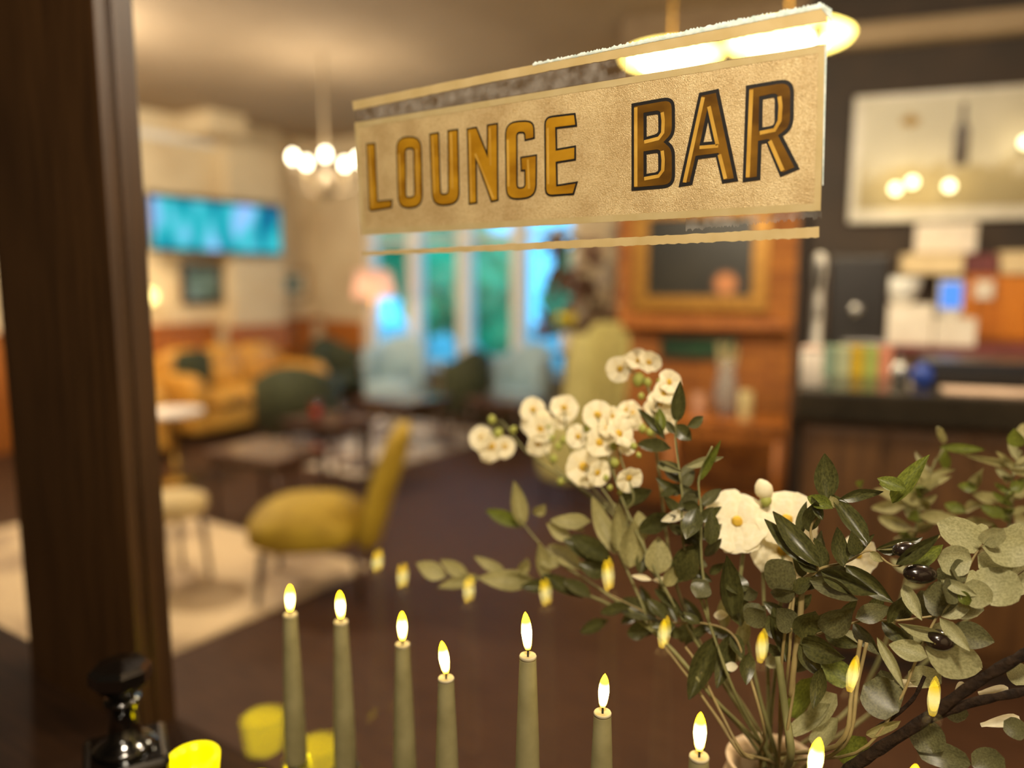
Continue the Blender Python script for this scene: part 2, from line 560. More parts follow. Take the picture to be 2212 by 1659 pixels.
band('varnish_film', M_film, [(1480, 471), (1774, 456)], [(1480, 497), (1774, 470)], .0013, .0002, jb=.002)

def rounded(poly):
    out = []
    n = len(poly)
    for i in range(n):
        q = poly[i]
        x, y = q[0], q[1]
        r = q[2] if len(q) > 2 else 0
        if not r:
            out.append((x, y))
            continue
        a, b = poly[i - 1], poly[(i + 1) % n]
        da, db = math.hypot(a[0] - x, a[1] - y), math.hypot(b[0] - x, b[1] - y)
        ra, rb = min(r, da * .5), min(r, db * .5)
        p0 = (x + (a[0] - x) / da * ra, y + (a[1] - y) / da * ra)
        p2 = (x + (b[0] - x) / db * rb, y + (b[1] - y) / db * rb)
        for k in range(9):
            t = k / 8
            # pull the curve towards the corner for a rounder, squarer bowl
            w = 1.25
            den = (1 - t) ** 2 + 2 * w * t * (1 - t) + t * t
            out.append((((1 - t) ** 2 * p0[0] + 2 * w * t * (1 - t) * x + t * t * p2[0]) / den, ((1 - t) ** 2 * p0[1] + 2 * w * t * (1 - t) * y + t * t * p2[1]) / den))
    return out

def fill_mesh(name, loops, m, dy, depth, parent, offset=0.0):
    """flat letter face with holes: a filled 2D curve, turned into a mesh standing in the plane of the glass"""
    cu = bpy.data.curves.new(name, 'CURVE')
    cu.dimensions = '2D'
    cu.fill_mode = 'BOTH'
    cu.offset = offset
    cu.extrude = depth / 2
    for lp in loops:
        s_ = cu.splines.new('POLY')
        s_.points.add(len(lp) - 1)
        for k, q in enumerate(lp):
            s_.points[k].co = (q[0], q[1], 0, 1)
        s_.use_cyclic_u = True
    tmp = bpy.data.objects.new(name, cu)
    COL.objects.link(tmp)
    dg = bpy.context.evaluated_depsgraph_get()
    me = bpy.data.meshes.new_from_object(tmp.evaluated_get(dg))
    bpy.data.objects.remove(tmp)
    bpy.data.curves.remove(cu)
    for v in me.vertices:
        x, y, z = v.co
        v.co = (x, YS + dy + z, y)
    me.materials.clear()
    me.materials.append(m)
    me.name = name
    o = bpy.data.objects.new(name, me)
    COL.objects.link(o)
    o.parent = parent
    return o

def letter(ch, frame, outer, holes=(), strokes=(), mface=None, edge=.002):
    ox, oy, sc = frame
    def conv(poly):
        res = []
        for x, y in rounded(poly):
            q = sp(ox + x / sc, oy + y / sc)
            res.append((q.x, q.z))
        return res
    loops = [conv(outer)] + [conv(h) for h in holes]
    # same winding as Blender's curve offset expects: outer one way, holes the other
    def area(l):
        return sum(a[0] * b[1] - b[0] * a[1] for a, b in zip(l, l[1:] + l[:1]))
    if area(loops[0]) < 0:
        loops[0].reverse()
    for i in range(1, len(loops)):
        if area(loops[i]) > 0:
            loops[i].reverse()
    root = fill_mesh('letter_outline', loops, M_black, .0007, .0003, sign, offset=edge)
    root['label'] = 'black edged gold letter ' + ch
    fill_mesh('letter_face', loops, mface, .0004, .0002, root)
    for st in strokes:
        pts, w = st
        mb = MB()
        cen = [sp(ox + x / sc, oy + y / sc) for x, y in pts]
        L, R = [], []
        n = len(cen)
        for i, c in enumerate(cen):
            t = (cen[min(i + 1, n - 1)] - cen[max(i - 1, 0)]).normalized()
            nn = Vector((-t.z, 0, t.x)) * (w / 2)
            L.append(mb.bm.verts.new(c + nn + Vector((0, .0002, 0))))
            R.append(mb.bm.verts.new(c - nn + Vector((0, .0002, 0))))
        for i in range(n - 1):
            mb.bm.faces.new((L[i], L[i + 1], R[i + 1], R[i]))
        mb.build('bevel_line', M_hilite, root)

FL = (740, 180, 3.95)
FB = (1240, 0, 3.0717)
E1, E2 = .0022, .0038
letter('L', FL, [(208, 525), (268, 520), (290, 1015), (413, 1004), (410, 1052), (232, 1082, 20)], strokes=[([(222, 540), (252, 1050)], .0035)], mface=M_amber, edge=E1)
letter('O', FL, [(462, 468, 110), (660, 462, 110), (674, 1045, 110), (480, 1062, 110)], [[(528, 548, 42), (610, 543, 42), (618, 975, 42), (532, 985, 42)]], strokes=[([(480, 600), (490, 960)], .003), ([(630, 560), (642, 960)], .003)], mface=M_amber, edge=E1)
letter('U', FL, [(748, 440), (810, 430), (828, 958, 50), (908, 950, 45), (903, 412), (974, 402), (988, 1022, 110), (772, 1040, 110)], strokes=[([(765, 450), (782, 940)], .003), ([(925, 420), (935, 900)], .003)], mface=M_amber, edge=E1)
letter('N', FL, [(1068, 396), (1136, 384), (1238, 640), (1240, 364), (1312, 352), (1316, 990), (1272, 1000), (1130, 600), (1136, 1012), (1084, 1020)], strokes=[([(1082, 420), (1098, 1000)], .003), ([(1130, 600), (1285, 980)], .003), ([(1255, 380), (1262, 700)], .0025)], mface=M_amber, edge=E1)
letter('G', FL, [(1626, 460), (1562, 476), (1556, 408, 46), (1478, 414, 46), (1480, 905, 50), (1562, 896, 46), (1560, 732), (1530, 736), (1526, 640), (1645, 621), (1642, 965, 110), (1402, 988, 110), (1394, 340, 110), (1622, 324, 95)], strokes=[([(1408, 480), (1414, 880)], .0035), ([(1580, 650), (1590, 900)], .003)], mface=M_amber, edge=.0022)
letter('E', FL, [(1733, 298, 60), (1972, 270), (1983, 352), (1812, 373), (1816, 576), (1975, 548), (1975, 642), (1816, 668), (1820, 882), (1986, 856), (1962, 936), (1738, 952, 60)], strokes=[([(1750, 380), (1754, 860)], .003)], mface=M_amber, edge=.0025)
letter('B', FB, [(400, 706), (646, 662, 62), (648, 885, 55), (592, 942), (647, 990, 55), (648, 1222, 65), (400, 1243)],
       [[(460, 748), (578, 728, 45), (580, 902, 55), (460, 936)], [(460, 1004), (577, 986, 45), (580, 1160, 55), (460, 1178)]],
       strokes=[([(409, 712), (409, 1238)], .0042), ([(584, 745), (591, 800), (588, 880), (560, 918), (465, 942)], .0040), ([(584, 1000), (591, 1060), (588, 1130), (560, 1168), (465, 1186)], .0040)], mface=M_golddark, edge=E2)
letter('A', FB, [(846, 636), (940, 616), (1060, 1182), (1000, 1192), (958, 1014), (806, 1034), (766, 1206), (720, 1214)],
       [[(888, 702), (944, 958), (830, 970)]],
       strokes=[([(856, 645), (732, 1210)], .0042), ([(894, 706), (951, 962)], .004), ([(832, 978), (956, 968)], .0036), ([(964, 1025), (1004, 1186)], .004)], mface=M_golddark, edge=E2)
letter('R', FB, [(1163, 588), (1434, 543, 85), (1432, 838, 75), (1352, 898), (1462, 1110), (1383, 1143), (1292, 922), (1220, 934), (1212, 1172), (1142, 1182)],
       [[(1228, 640), (1356, 612, 52), (1354, 852, 65), (1224, 873)]],
       strokes=[([(1176, 595), (1152, 1176)], .0042), ([(1362, 640), (1370, 700), (1364, 800), (1330, 862), (1232, 882)], .004), ([(1298, 935), (1384, 1132)], .004)], mface=M_golddark, edge=E2)
# ---------------------------------------------------------------- candles, votives and decanter on the hall side of the ledge
M_wax = mat('olive_green_wax', (136, 128, 90), (120, 112, 76), rough=0.55, scale=30, trans=0.08)
M_waxtop = mat('pale_wax_rim', (166, 156, 130), (150, 140, 112), rough=0.6, scale=40)
M_wick = mat('black_wick', (12, 10, 8), rough=0.8)
M_flame = glow('led_flame', (255, 236, 150), 11.0, (255, 205, 24))
M_crystal = thin_glass('holder_glass', tint=(.93, .95, .93), ior=1.5)
SILL = .58
CANDLES = [  # flame centre x, y, z : identical tapers, one standing taller
    (-.891, .738, 1.029, 'taper candle standing nearest the broad brown post', 0.05),
    (-.810, .764, 1.028, 'taper candle second along from the brown post', -0.02),
    (-.682, .756, 1.031, 'taper candle third along from the brown post', 0.0),
    (-.569, .710, 1.036, 'taper candle fourth along from the brown post with flame leaning to the post', -0.16),
    (-.458, .726, 1.092, 'tallest taper candle of the row, standing above its neighbours', -0.10),
    (-.368, .744, 1.039, 'taper candle just beyond the tallest one, on the flower side', 0.06),
    (-.245, .720, 1.043, 'taper candle in front of the cream flower pot', 0.0),
    (-.137, .736, 1.045, 'taper candle second from the row end by the dark twigs', 0.10),
    (-.051, .740, 1.045, 'taper candle furthest from the brown post, below the dark twigs', 0.0),
]
proto = None
def make_candle():
    t = thing('taper_candle', '', 'candle', (0, 0, 0), 0, 'olive green battery taper candles along the glass')
    h = .44                      # wax top above the ledge (flame centre at 0.449 + ...)
    b = MB().lathe([(.0128, .165), (.0172, .19), (.0162, .25), (.0138, .33), (.0116, .385), (.0101, h - .0195), (.0100, h - .018)], seg=28).build('wax_body', M_wax, t, smooth=True)
    MB().lathe([(.0101, h - .0185), (.0103, h - .016), (.0094, h - .0145), (.0080, h - .0165)], seg=28).build('rim', M_waxtop, t, smooth=True)
    MB().tube([(0, 0, h - .02), (0.0002, 0, h - .006)], .0013, seg=8).build('wick', M_wick, t)
    MB().lathe([(.0030, h - .008), (.0046, h - .004), (.0058, h + .004), (.0063, h + .010), (.0058, h + .017), (.0044, h + .0235), (.0024, h + .0285), (.0004, h + .0315)], seg=18).build('flame', M_flame, t, smooth=True)
    MB().lathe([(.045, 0), (.045, .008), (.012, .016), (.008, .05), (.012, .07), (.008, .09), (.009, .14), (.023, .155), (.023, .185), (.0185, .185), (.0185, .165)], seg=20).build('candlestick', M_crystal, t, smooth=True)
    return t
def dup(root):
    r = root.copy()
    COL.objects.link(r)
    for ch in list(root.children):
        c = ch.copy()
        COL.objects.link(c)
        c.parent = r
        for g in ch.children:
            d_ = g.copy()
            COL.objects.link(d_)
            d_.parent = c
    return r
for i, (x, y, z, lab, lean) in enumerate(CANDLES):
    if proto is None:
        proto = t = make_candle()
    else:
        t = dup(proto)
    t['label'] = 'olive green ' + lab
    dz = z - .012 - (SILL + .44)
    t.location = (x, y, SILL)
    for ch in t.children:
        if ch.name.startswith('flame'):
            ch.rotation_euler = (0, lean, 0)
            # keep the flame's foot on its wick
            ch.location = (-math.sin(lean) * .432, 0, .432 * (1 - math.cos(lean)))
    if abs(dz) > .02:   # the taller candle is the same taper, longer
        t.scale = (1, 1, (.44 + dz) / .44)
    else:
        t.location.z = SILL
        t.scale = (1, 1, (.44 + dz) / .44)

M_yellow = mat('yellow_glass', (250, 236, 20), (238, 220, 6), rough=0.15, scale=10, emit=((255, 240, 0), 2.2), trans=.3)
M_yflame = glow('votive_flame', (255, 236, 60), 4.0)
for (x, y, lab) in ((-1.189, .756, 'bright yellow glass votive beside the foot of the brown post'), (-1.028, .762, 'bright yellow glass votive by the candle nearest the post')):
    t = thing('votive_holder', lab, 'candle holder', (x, y, SILL), 0, 'yellow glass votives')
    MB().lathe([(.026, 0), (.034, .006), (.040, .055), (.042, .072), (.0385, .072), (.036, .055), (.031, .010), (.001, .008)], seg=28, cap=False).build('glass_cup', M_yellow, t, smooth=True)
    MB().lathe([(.019, .008), (.019, .024), (.002, .026)], seg=20).build('tea_light', M_waxtop, t, smooth=True)
    MB().lathe([(.002, .026), (.005, .033), (.003, .043), (.0003, .050)], seg=10).build('flame', M_yflame, t, smooth=True)

# square black decanter with a broad stopper in front of the post
q = spot(268, 1560, dist=1.22)
M_blackglass = mat('black_glass', (10, 9, 8), (6, 5, 4), rough=0.12, scale=6, coat=0.6, spec=0.7)
dec = thing('decanter', 'square black glass decanter with a broad black stopper before the brown post', 'decanter', (q.x, q.y, SILL), math.radians(62))
MB().box((-.062, -.062, 0), (.062, .062, .185), bev=.012, seg=3).build('body', M_blackglass, dec, smooth=False)
MB().lathe([(.050, .184), (.040, .196), (.026, .206), (.022, .226), (.022, .258), (.027, .262), (.027, .270)], seg=28).build('neck', M_blackglass, dec, smooth=True)
MB().lathe([(.018, .268), (.020, .276), (.036, .290), (.046, .300), (.046, .318), (.038, .326), (.002, .330)], seg=8).build('stopper', M_blackglass, dec)
# ---------------------------------------------------------------- lounge furniture
def rz(x, y, a):
    return (x * math.cos(a) - y * math.sin(a), x * math.sin(a) + y * math.cos(a))

def soft(mb_pts_box, name, m, parent, sub=2, label=None, shape=None):
    """upholstered block: box with bevelled, subdivided edges; shape(v) may bend it"""
    lo, hi, bev = mb_pts_box
    mb = MB().box(lo, hi)
    bmesh.ops.subdivide_edges(mb.bm, edges=mb.bm.edges[:], cuts=4, use_grid_fill=True)
    c = [(a + b) / 2 for a, b in zip(lo, hi)]
    h = [(b - a) / 2 for a, b in zip(lo, hi)]
    for v in mb.bm.verts:     # pull edges in: rounded cushion
        d = [(v.co[k] - c[k]) / h[k] for k in range(3)]
        for k in range(3):
            o1, o2 = abs(d[(k + 1) % 3]), abs(d[(k + 2) % 3])
            pull = (max(0, o1 - .55) ** 2 + max(0, o2 - .55) ** 2) * 2.0
            v.co[k] -= math.copysign(min(abs(d[k]), 1) * bev * pull, d[k])
    if shape:
        for v in mb.bm.verts:
            v.co = shape(v.co.copy())
    o = mb.build(name, m, parent, smooth=True, label=label)
    md = o.modifiers.new('round', 'SUBSURF')
    md.levels = md.render_levels = 1
    return o

def legs(parent, xs, ys, h, r0, r1, m, z0=0.0, splay=0.0):
    for x in xs:
        for y in ys:
            sx, sy = math.copysign(splay, x), math.copysign(splay, y)
            MB().tube([(x + sx, y + sy, z0), (x, y, h)], [r0, r1], seg=10).build('leg', m, parent, smooth=True)

M_mustard = mat('mustard_velvet', (176, 146, 34), (150, 120, 20), rough=0.75, scale=8, bump=0.04)
M_tan = mat('tan_leather', (214, 160, 66), (188, 132, 44), rough=0.45, scale=8, bump=0.06)
M_dkgreen = mat('dark_green_fabric', (62, 66, 36), (46, 50, 26), rough=0.8, scale=20)
M_palegreen = mat('pale_green_damask', (196, 184, 116), (172, 162, 98), rough=0.75, scale=14)
M_paleday = mat('pale_fabric', (176, 200, 204), (156, 180, 190), rough=0.75, scale=10)  # pale fabric with the window's blue daylight mixed into its colour
M_walnut = mat('walnut', (72, 44, 26), (54, 32, 18), rough=0.35, scale=5, stretch=(1, 8, 8))
M_polish = mat('polished_tabletop', (104, 76, 64), (84, 60, 50), rough=0.12, scale=5, stretch=(1, 6, 1), coat=0.4)
M_creamfab = mat('cream_fabric', (216, 192, 140), (200, 174, 120), rough=0.8, scale=18)
M_brass = mat('brass', (190, 150, 70), (170, 128, 52), rough=0.25, metal=0.9)
M_stone = mat('white_stone', (222, 214, 206), (206, 198, 190), rough=0.3, scale=8)

# facing direction is local -Y for every seat; rotz turns it
def face(dx, dy):
    return math.atan2(dy, dx) + math.pi / 2

def side_chair(label, loc, rot, m, mleg, cat='chair'):
    t = thing('cocktail_chair', label, cat, loc, rot)
    def dome(v):
        v.z += .035 * (1 - (v.x / .27) ** 2) * (1 - min(1, (v.y / .3) ** 2))
        return v
    soft(((-.27, -.29, .20), (.27, .25, .43), .08), 'seat', m, t, shape=dome)
    def lean(v):
        k = (v.z - .28) / .54
        v.y += .02 + .17 * max(0, k) ** 1.15 + .05 * (v.x / .25) ** 2 * -1
        v.x *= 1.0 - .12 * max(0, k)
        return v
    soft(((-.25, .22, .22), (.25, .33, .80), .045), 'backrest', m, t, shape=lean)
    legs(t, (-.2, .2), (-.2, .22), .24, .012, .02, mleg, splay=.03)
    return t
side_chair('mustard velvet cocktail chair standing on the cream rug', (-2.82, 2.50, .012), face(-.78, -.62), M_mustard, M_walnut)

# rugs
def rug_mat(name, a, b, sc):
    m = mat(name, a, b, rough=0.95, scale=sc, detail=3, bump=0.1, ramp=(.42, .52))
    return m
M_rug = rug_mat('cream_rug_pile', (216, 190, 150), (172, 148, 118), 1.7)
r = thing('area_rug', 'cream rug with faint grey motifs under the mustard chair', 'rug', (-3.95, 1.98, 0))
MB().box((-1.15, -.86, 0), (1.15, .86, .012), bev=.004).build('pile', M_rug, r)
MB().box((-1.17, -.88, 0), (1.17, .88, .006)).build('bound_edge', mat('rug_binding', (196, 170, 130)), r)
r = thing('area_rug', 'pale rug with dark bands under the tables before the far window', 'rug', (-5.05, 5.25, 0))
MB().box((-.85, -1.05, 0), (.85, 1.05, .012), bev=.004).build('pile', rug_mat('banded_rug_pile', (214, 198, 178), (130, 108, 98), 2.6), r)
MB().box((-.87, -1.07, 0), (.87, 1.07, .006)).build('bound_edge', MATS['rug_binding'], r)

# stool and low tables near the rug
t = thing('stool', 'small cream upholstered stool beside the brown post on the rug', 'stool', (-3.47, 2.16, .012))
MB().lathe([(.001, .34), (.16, .345), (.175, .38), (.17, .42), (.12, .44), (.001, .445)], seg=24, cap=False).build('seat', M_creamfab, t, smooth=True)
legs(t, (-.1, .1), (-.1, .1), .35, .011, .016, M_walnut, splay=.02)
def low_table(label, loc, w, d, h, mtop, mleg, rot=0.0, round_=False, name='coffee_table'):
    t = thing(name, label, 'table', loc, rot)
    if round_:
        MB().lathe([(.001, h - .03), (w / 2 - .01, h - .03), (w / 2, h - .015), (w / 2 - .004, h), (.001, h)], seg=32, cap=False).build('tabletop', mtop, t, smooth=False)
        MB().lathe([(.16, 0), (.16, .012), (.03, .03), (.025, h - .05), (.09, h - .03)], seg=20).build('pedestal', mleg, t, smooth=True)
    else:
        MB().box((-w / 2, -d / 2, h - .03), (w / 2, d / 2, h), bev=.006).build('tabletop', mtop, t)
        MB().box((-w / 2 + .03, -d / 2 + .03, h - .09), (w / 2 - .03, d / 2 - .03, h - .03)).build('apron', mleg, t)
        legs(t, (-w / 2 + .05, w / 2 - .05), (-d / 2 + .05, d / 2 - .05), h - .05, .014, .02, mleg)
    return t
low_table('low polished table behind the mustard chair catching blue window light', (-3.95, 3.15, 0), .62, .5, .45, M_polish, M_walnut, rot=.1)
low_table('dark side table holding pink glasses behind the mustard chair', (-4.15, 3.86, 0), .55, .45, .52, M_walnut, M_walnut, rot=.05)
def drink_glass(label, loc, tint, h=.13):
    t = thing('tumbler', label, 'glass', loc, 0, 'glasses on the dark side table')
    MB().lathe([(.028, 0), (.036, .004), (.042, h), (.039, h), (.033, .012), (.001, .010)], seg=20, cap=False).build('glass_body', thin_glass('tint_' + str(tint[0]), tint=tint, ior=1.6), t, smooth=True)
    MB().lathe([(.031, .012), (.036, h * .55), (.001, h * .55 + .001)], seg=18).build('drink', mat('drink_' + str(tint[0]), (int(230 * tint[0]), int(200 * tint[1]), int(200 * tint[2])), rough=.2, trans=.4), t, smooth=True)
drink_glass('pink tinted tumbler on the dark side table', (-4.22, 3.80, .52), (1.0, .62, .52))
drink_glass('smoky clear tumbler on the dark side table', (-4.05, 3.92, .52), (.82, .80, .78))
low_table('round white topped table tucked beside the brown post', (-5.25, 3.32, 0), .46, .46, .55, M_stone, M_brass, round_=True, name='side_table')
low_table('round white stone table in the middle of the lounge floor', (-4.4, 4.42, .0125), .38, .38, .38, M_stone, M_walnut, round_=True, name='side_table')

# tan leather sofa and armchair by the boarded wall
def sofa(name, label, cat, loc, rot, w, m, seats):
    t = thing(name, label, cat, loc, rot)
    MB().box((-w / 2, -.42, .10), (w / 2, .42, .30), bev=.02).build('base', m, t)
    n = seats
    sw = (w - .36) / n
    for k in range(n):
        x0 = -w / 2 + .18 + k * sw
        soft(((x0 + .005, -.44, .29), (x0 + sw - .005, .25, .46), .05), 'seat_cushion', m, t)
        def lean(v):
            v.y += .12 * (v.z - .42)
            return v
        soft(((x0 + .005, .18, .40), (x0 + sw - .005, .38, .84), .06), 'back_cushion', m, t, shape=lean)
    for s_ in (-1, 1):
        x0 = s_ * (w / 2 - .09)
        soft(((x0 - .11, -.43, .12), (x0 + .11, .42, .64), .06), 'arm', m, t)
    soft(((-w / 2 + .02, .30, .12), (w / 2 - .02, .44, .80), .05), 'back_panel', m, t)
    legs(t, (-w / 2 + .1, w / 2 - .1), (-.34, .34), .11, .02, .028, M_walnut)
    return t
sofa('leather_sofa', 'tan leather sofa against the boarded dado under the pictures', 'sofa', (-6.72, 5.05, 0), math.pi / 2, 1.7, M_tan, 3)
sofa('leather_armchair', 'tan leather armchair next to the brown post beyond the white table', 'armchair', (-6.5, 3.55, 0), math.radians(150), .92, M_tan, 1)
def cushion(label, loc, rot, m):
    t = thing('scatter_cushion', label, 'cushion', loc, rot)
    soft(((-.2, -.06, 0), (.2, .06, .38), .06), 'cover', m, t)
    MB().tube([(-.19, 0, .02), (-.19, 0, .36), (.19, 0, .36), (.19, 0, .02), (-.19, 0, .02)], .006, seg=6).build('piping', m, t)
cushion('dark green cushion leaning on the tan sofa arm', (-6.66, 4.47, .47), math.pi / 2, M_dkgreen)

def tub_chair(label, loc, rot, m, group=None, h=.78, w=.66):
    t = thing('tub_chair', label, 'chair', loc, rot, group)
    soft(((-w / 2 + .08, -.3, .24), (w / 2 - .08, .2, .44), .05), 'seat', m, t)
    mb = MB()
    n = 18
    ro, ri = w / 2, w / 2 - .09
    prev = None
    for k in range(n + 1):
        a = -0.25 + (math.pi + .5) * k / n
        up = h - .14 * abs(math.cos(a)) ** 2
        ring = []
        for rr, zz in ((ro, .16), (ro * 1.02, up - .03), ((ro + ri) / 2, up), (ri, up - .03), (ri, .16)):
            ring.append(mb.bm.verts.new((rr * math.cos(a), rr * math.sin(a) * .95, zz)))
        if prev:
            for j in range(5):
                mb.bm.faces.new((prev[j], prev[(j + 1) % 5], ring[(j + 1) % 5], ring[j]))
        else:
            mb.bm.faces.new(ring)
        prev = ring
    mb.bm.faces.new(prev[::-1])
    mb.build('backrest', m, t, smooth=True)
    legs(t, (-.2, .2), (-.2, .2), .25, .014, .022, M_walnut, splay=.03)
    return t
tub_chair('dark green tub chair with its back to the mustard chair', (-5.55, 4.78, .0125), face(-.6, .7), M_dkgreen, h=.76, w=.78)
tub_chair('dark green tub chair pushed up against the boarded dado', (-6.72, 6.38, 0), face(1, -.15), M_dkgreen, h=.86, w=.62)
tub_chair('dark green tub chair in front of the far window beside the rug', (-4.72, 6.28, 0), face(-.9, .4), M_dkgreen, h=.84, w=.52)
tub_chair('pale tub chair tinted for blue daylight under the far window by the peach lamp', (-5.75, 6.35, 0), face(.3, -1), M_paleday, h=.92, w=.72)
tub_chair('pale tub chair tinted for blue daylight under the far window beside the wing chair', (-4.15, 6.42, 0), face(-.2, -1), M_paleday, h=.9, w=.66)
low_table('small polished table before the far window next to the dried arrangement', (-3.86, 5.75, 0), .6, .5, .46, M_polish, M_walnut)
low_table('square polished table between the white stone table and the window', (-4.62, 5.2, 0.0125), .62, .6, .46, M_polish, M_walnut)

# pale green wing chair by the chimney breast
t = thing('wing_chair', 'pale green high-backed wing chair beside the chimney breast', 'armchair', (-2.42, 4.45, 0), face(-.8, .2))
soft(((-.28, -.34, .25), (.28, .22, .46), .05), 'seat_cushion', M_palegreen, t)
def wlean(v):
    v.y += .16 * (v.z - .4)
    return v
soft(((-.33, .2, .2), (.33, .34, 1.25), .06), 'backrest', M_palegreen, t, shape=wlean)
for s_ in (-1, 1):
    soft(((s_ * .33 - .06, -.30, .2), (s_ * .33 + .06, .28, .60), .05), 'arm', M_palegreen, t)
    soft(((s_ * .33 - .05, .02, .58), (s_ * .33 + .05, .36, 1.18), .05), 'wing', M_palegreen, t, shape=wlean)
legs(t, (-.26, .26), (-.26, .28), .24, .014, .024, M_walnut)
t.scale = (.56, .6, 1)

# wall-hung screen, pictures, wall lamp
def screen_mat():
    m = bpy.data.materials.new('screen_window_reflection')  # emissive blue-teal pattern painted in place of the window's reflection
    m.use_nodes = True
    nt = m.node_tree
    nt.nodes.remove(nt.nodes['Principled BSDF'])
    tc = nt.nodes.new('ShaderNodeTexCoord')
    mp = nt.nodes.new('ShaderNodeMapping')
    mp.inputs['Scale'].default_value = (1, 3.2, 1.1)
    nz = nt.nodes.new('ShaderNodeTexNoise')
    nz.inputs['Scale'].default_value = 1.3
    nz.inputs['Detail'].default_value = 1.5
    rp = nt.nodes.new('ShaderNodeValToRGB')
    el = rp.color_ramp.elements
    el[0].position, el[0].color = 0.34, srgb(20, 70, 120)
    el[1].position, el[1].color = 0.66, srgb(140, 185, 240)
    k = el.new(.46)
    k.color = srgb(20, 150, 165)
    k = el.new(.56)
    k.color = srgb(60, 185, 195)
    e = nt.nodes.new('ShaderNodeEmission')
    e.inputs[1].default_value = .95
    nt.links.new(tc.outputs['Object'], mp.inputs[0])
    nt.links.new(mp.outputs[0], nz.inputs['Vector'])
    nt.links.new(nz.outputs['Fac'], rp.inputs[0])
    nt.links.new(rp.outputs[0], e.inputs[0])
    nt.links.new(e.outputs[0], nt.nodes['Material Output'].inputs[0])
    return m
t = thing('wall_screen', 'wide wall screen with a painted blue and teal window reflection above the pictures', 'screen', (-7.12, 5.18, 1.82))
MB().box((-.05, -.80, -.02), (.02, .80, .55), bev=.01).build('casing', mat('black_plastic', (24, 18, 14), rough=.4), t)
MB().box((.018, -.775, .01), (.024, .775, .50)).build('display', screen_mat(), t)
MB().box((-.09, -.15, .15), (-.045, .15, .38)).build('wall_bracket', MATS['black_plastic'], t)

M_goldframe = mat('gilt_frame', (176, 128, 52), (146, 102, 38), rough=0.4, metal=0.5, scale=20, bump=.2)
M_dkframe = mat('dark_frame', (66, 44, 28), (50, 32, 20), rough=.5)
def picture(label, loc, rot, w, h, fw, mframe, mcanvas, cat='picture', mount=None):
    t = thing('framed_picture', label, cat, loc, rot)     # local X along the wall, -Y out of it
    for (x0, z0, x1, z1) in ((-w / 2, -h / 2, w / 2, -h / 2 + fw), (-w / 2, h / 2 - fw, w / 2, h / 2), (-w / 2, -h / 2 + fw, -w / 2 + fw, h / 2 - fw), (w / 2 - fw, -h / 2 + fw, w / 2, h / 2 - fw)):
        MB().box((x0, -.045, z0), (x1, 0, z1), bev=.006).build('frame_rail', mframe, t)
    MB().box((-w / 2 + fw * .9, -.025, -h / 2 + fw * .9), (w / 2 - fw * .9, -.005, h / 2 - fw * .9)).build('canvas', mcanvas, t)
    if mount:
        MB().box((-w * .27, -.028, -h * .25), (w * .27, -.024, h * .25)).build('print', mount, t)
    return t
M_land = mat('landscape_paint', (120, 150, 150), (52, 74, 50), rough=.6, scale=4, stretch=(1, 1, 3))
picture('small landscape in a dark frame under the blue wall screen', (XL + .012, 5.10, 1.48), math.pi / 2, .50, .43, .055, M_dkframe, M_land)
M_mountc = mat('cream_mount', (214, 200, 168))
picture('small pale mounted print between the pier and the far corner', (XL + .012, 6.32, 1.48), math.pi / 2, .52, .36, .02, M_goldframe, M_mountc, mount=M_land)

# gilt framed painting over the mantel, dark green panel beneath it
def dark_painting():
    m = mat('dark_oil_paint', (44, 40, 30), (26, 24, 18), rough=.35, scale=3)
    nt = m.node_tree
    tc = nt.nodes.new('ShaderNodeTexCoord')
    vm = nt.nodes.new('ShaderNodeVectorMath')
    vm.operation = 'DISTANCE'
    vm.inputs[1].default_value = (.17, -.02, -.17)
    nt.links.new(tc.outputs['Object'], vm.inputs[0])
    rp = nt.nodes.new('ShaderNodeValToRGB')
    rp.color_ramp.elements[0].position = .05
    rp.color_ramp.elements[0].color = (1, 1, 1, 1)
    rp.color_ramp.elements[1].position = .085
    rp.color_ramp.elements[1].color = (0, 0, 0, 1)
    nt.links.new(vm.outputs['Value'], rp.inputs[0])
    mx = nt.nodes.new('ShaderNodeMix')
    mx.data_type = 'RGBA'
    old = nt.nodes['Principled BSDF'].inputs['Base Color'].links[0].from_socket
    nt.links.new(rp.outputs[0], mx.inputs[0])
    nt.links.new(old, mx.inputs[6])
    mx.inputs[7].default_value = srgb(196, 128, 78)
    nt.links.new(mx.outputs[2], nt.nodes['Principled BSDF'].inputs['Base Color'])
    return m
q = bw(-.595, 2.1)
picture('dark oil painting with one peach spot in a broad gilt frame over the mantel', (q.x, q.y, 1.66), BA, .86, .70, .10, M_goldframe, dark_painting(), cat='painting')
q = bw(-.58, 2.1)
picture('small dark green panel hung under the mantel shelf', (q.x, q.y, 1.075), BA, .50, .15, .015, M_dkframe, mat('green_panel', (24, 66, 34), (14, 44, 24), rough=.4, scale=8), cat='panel')

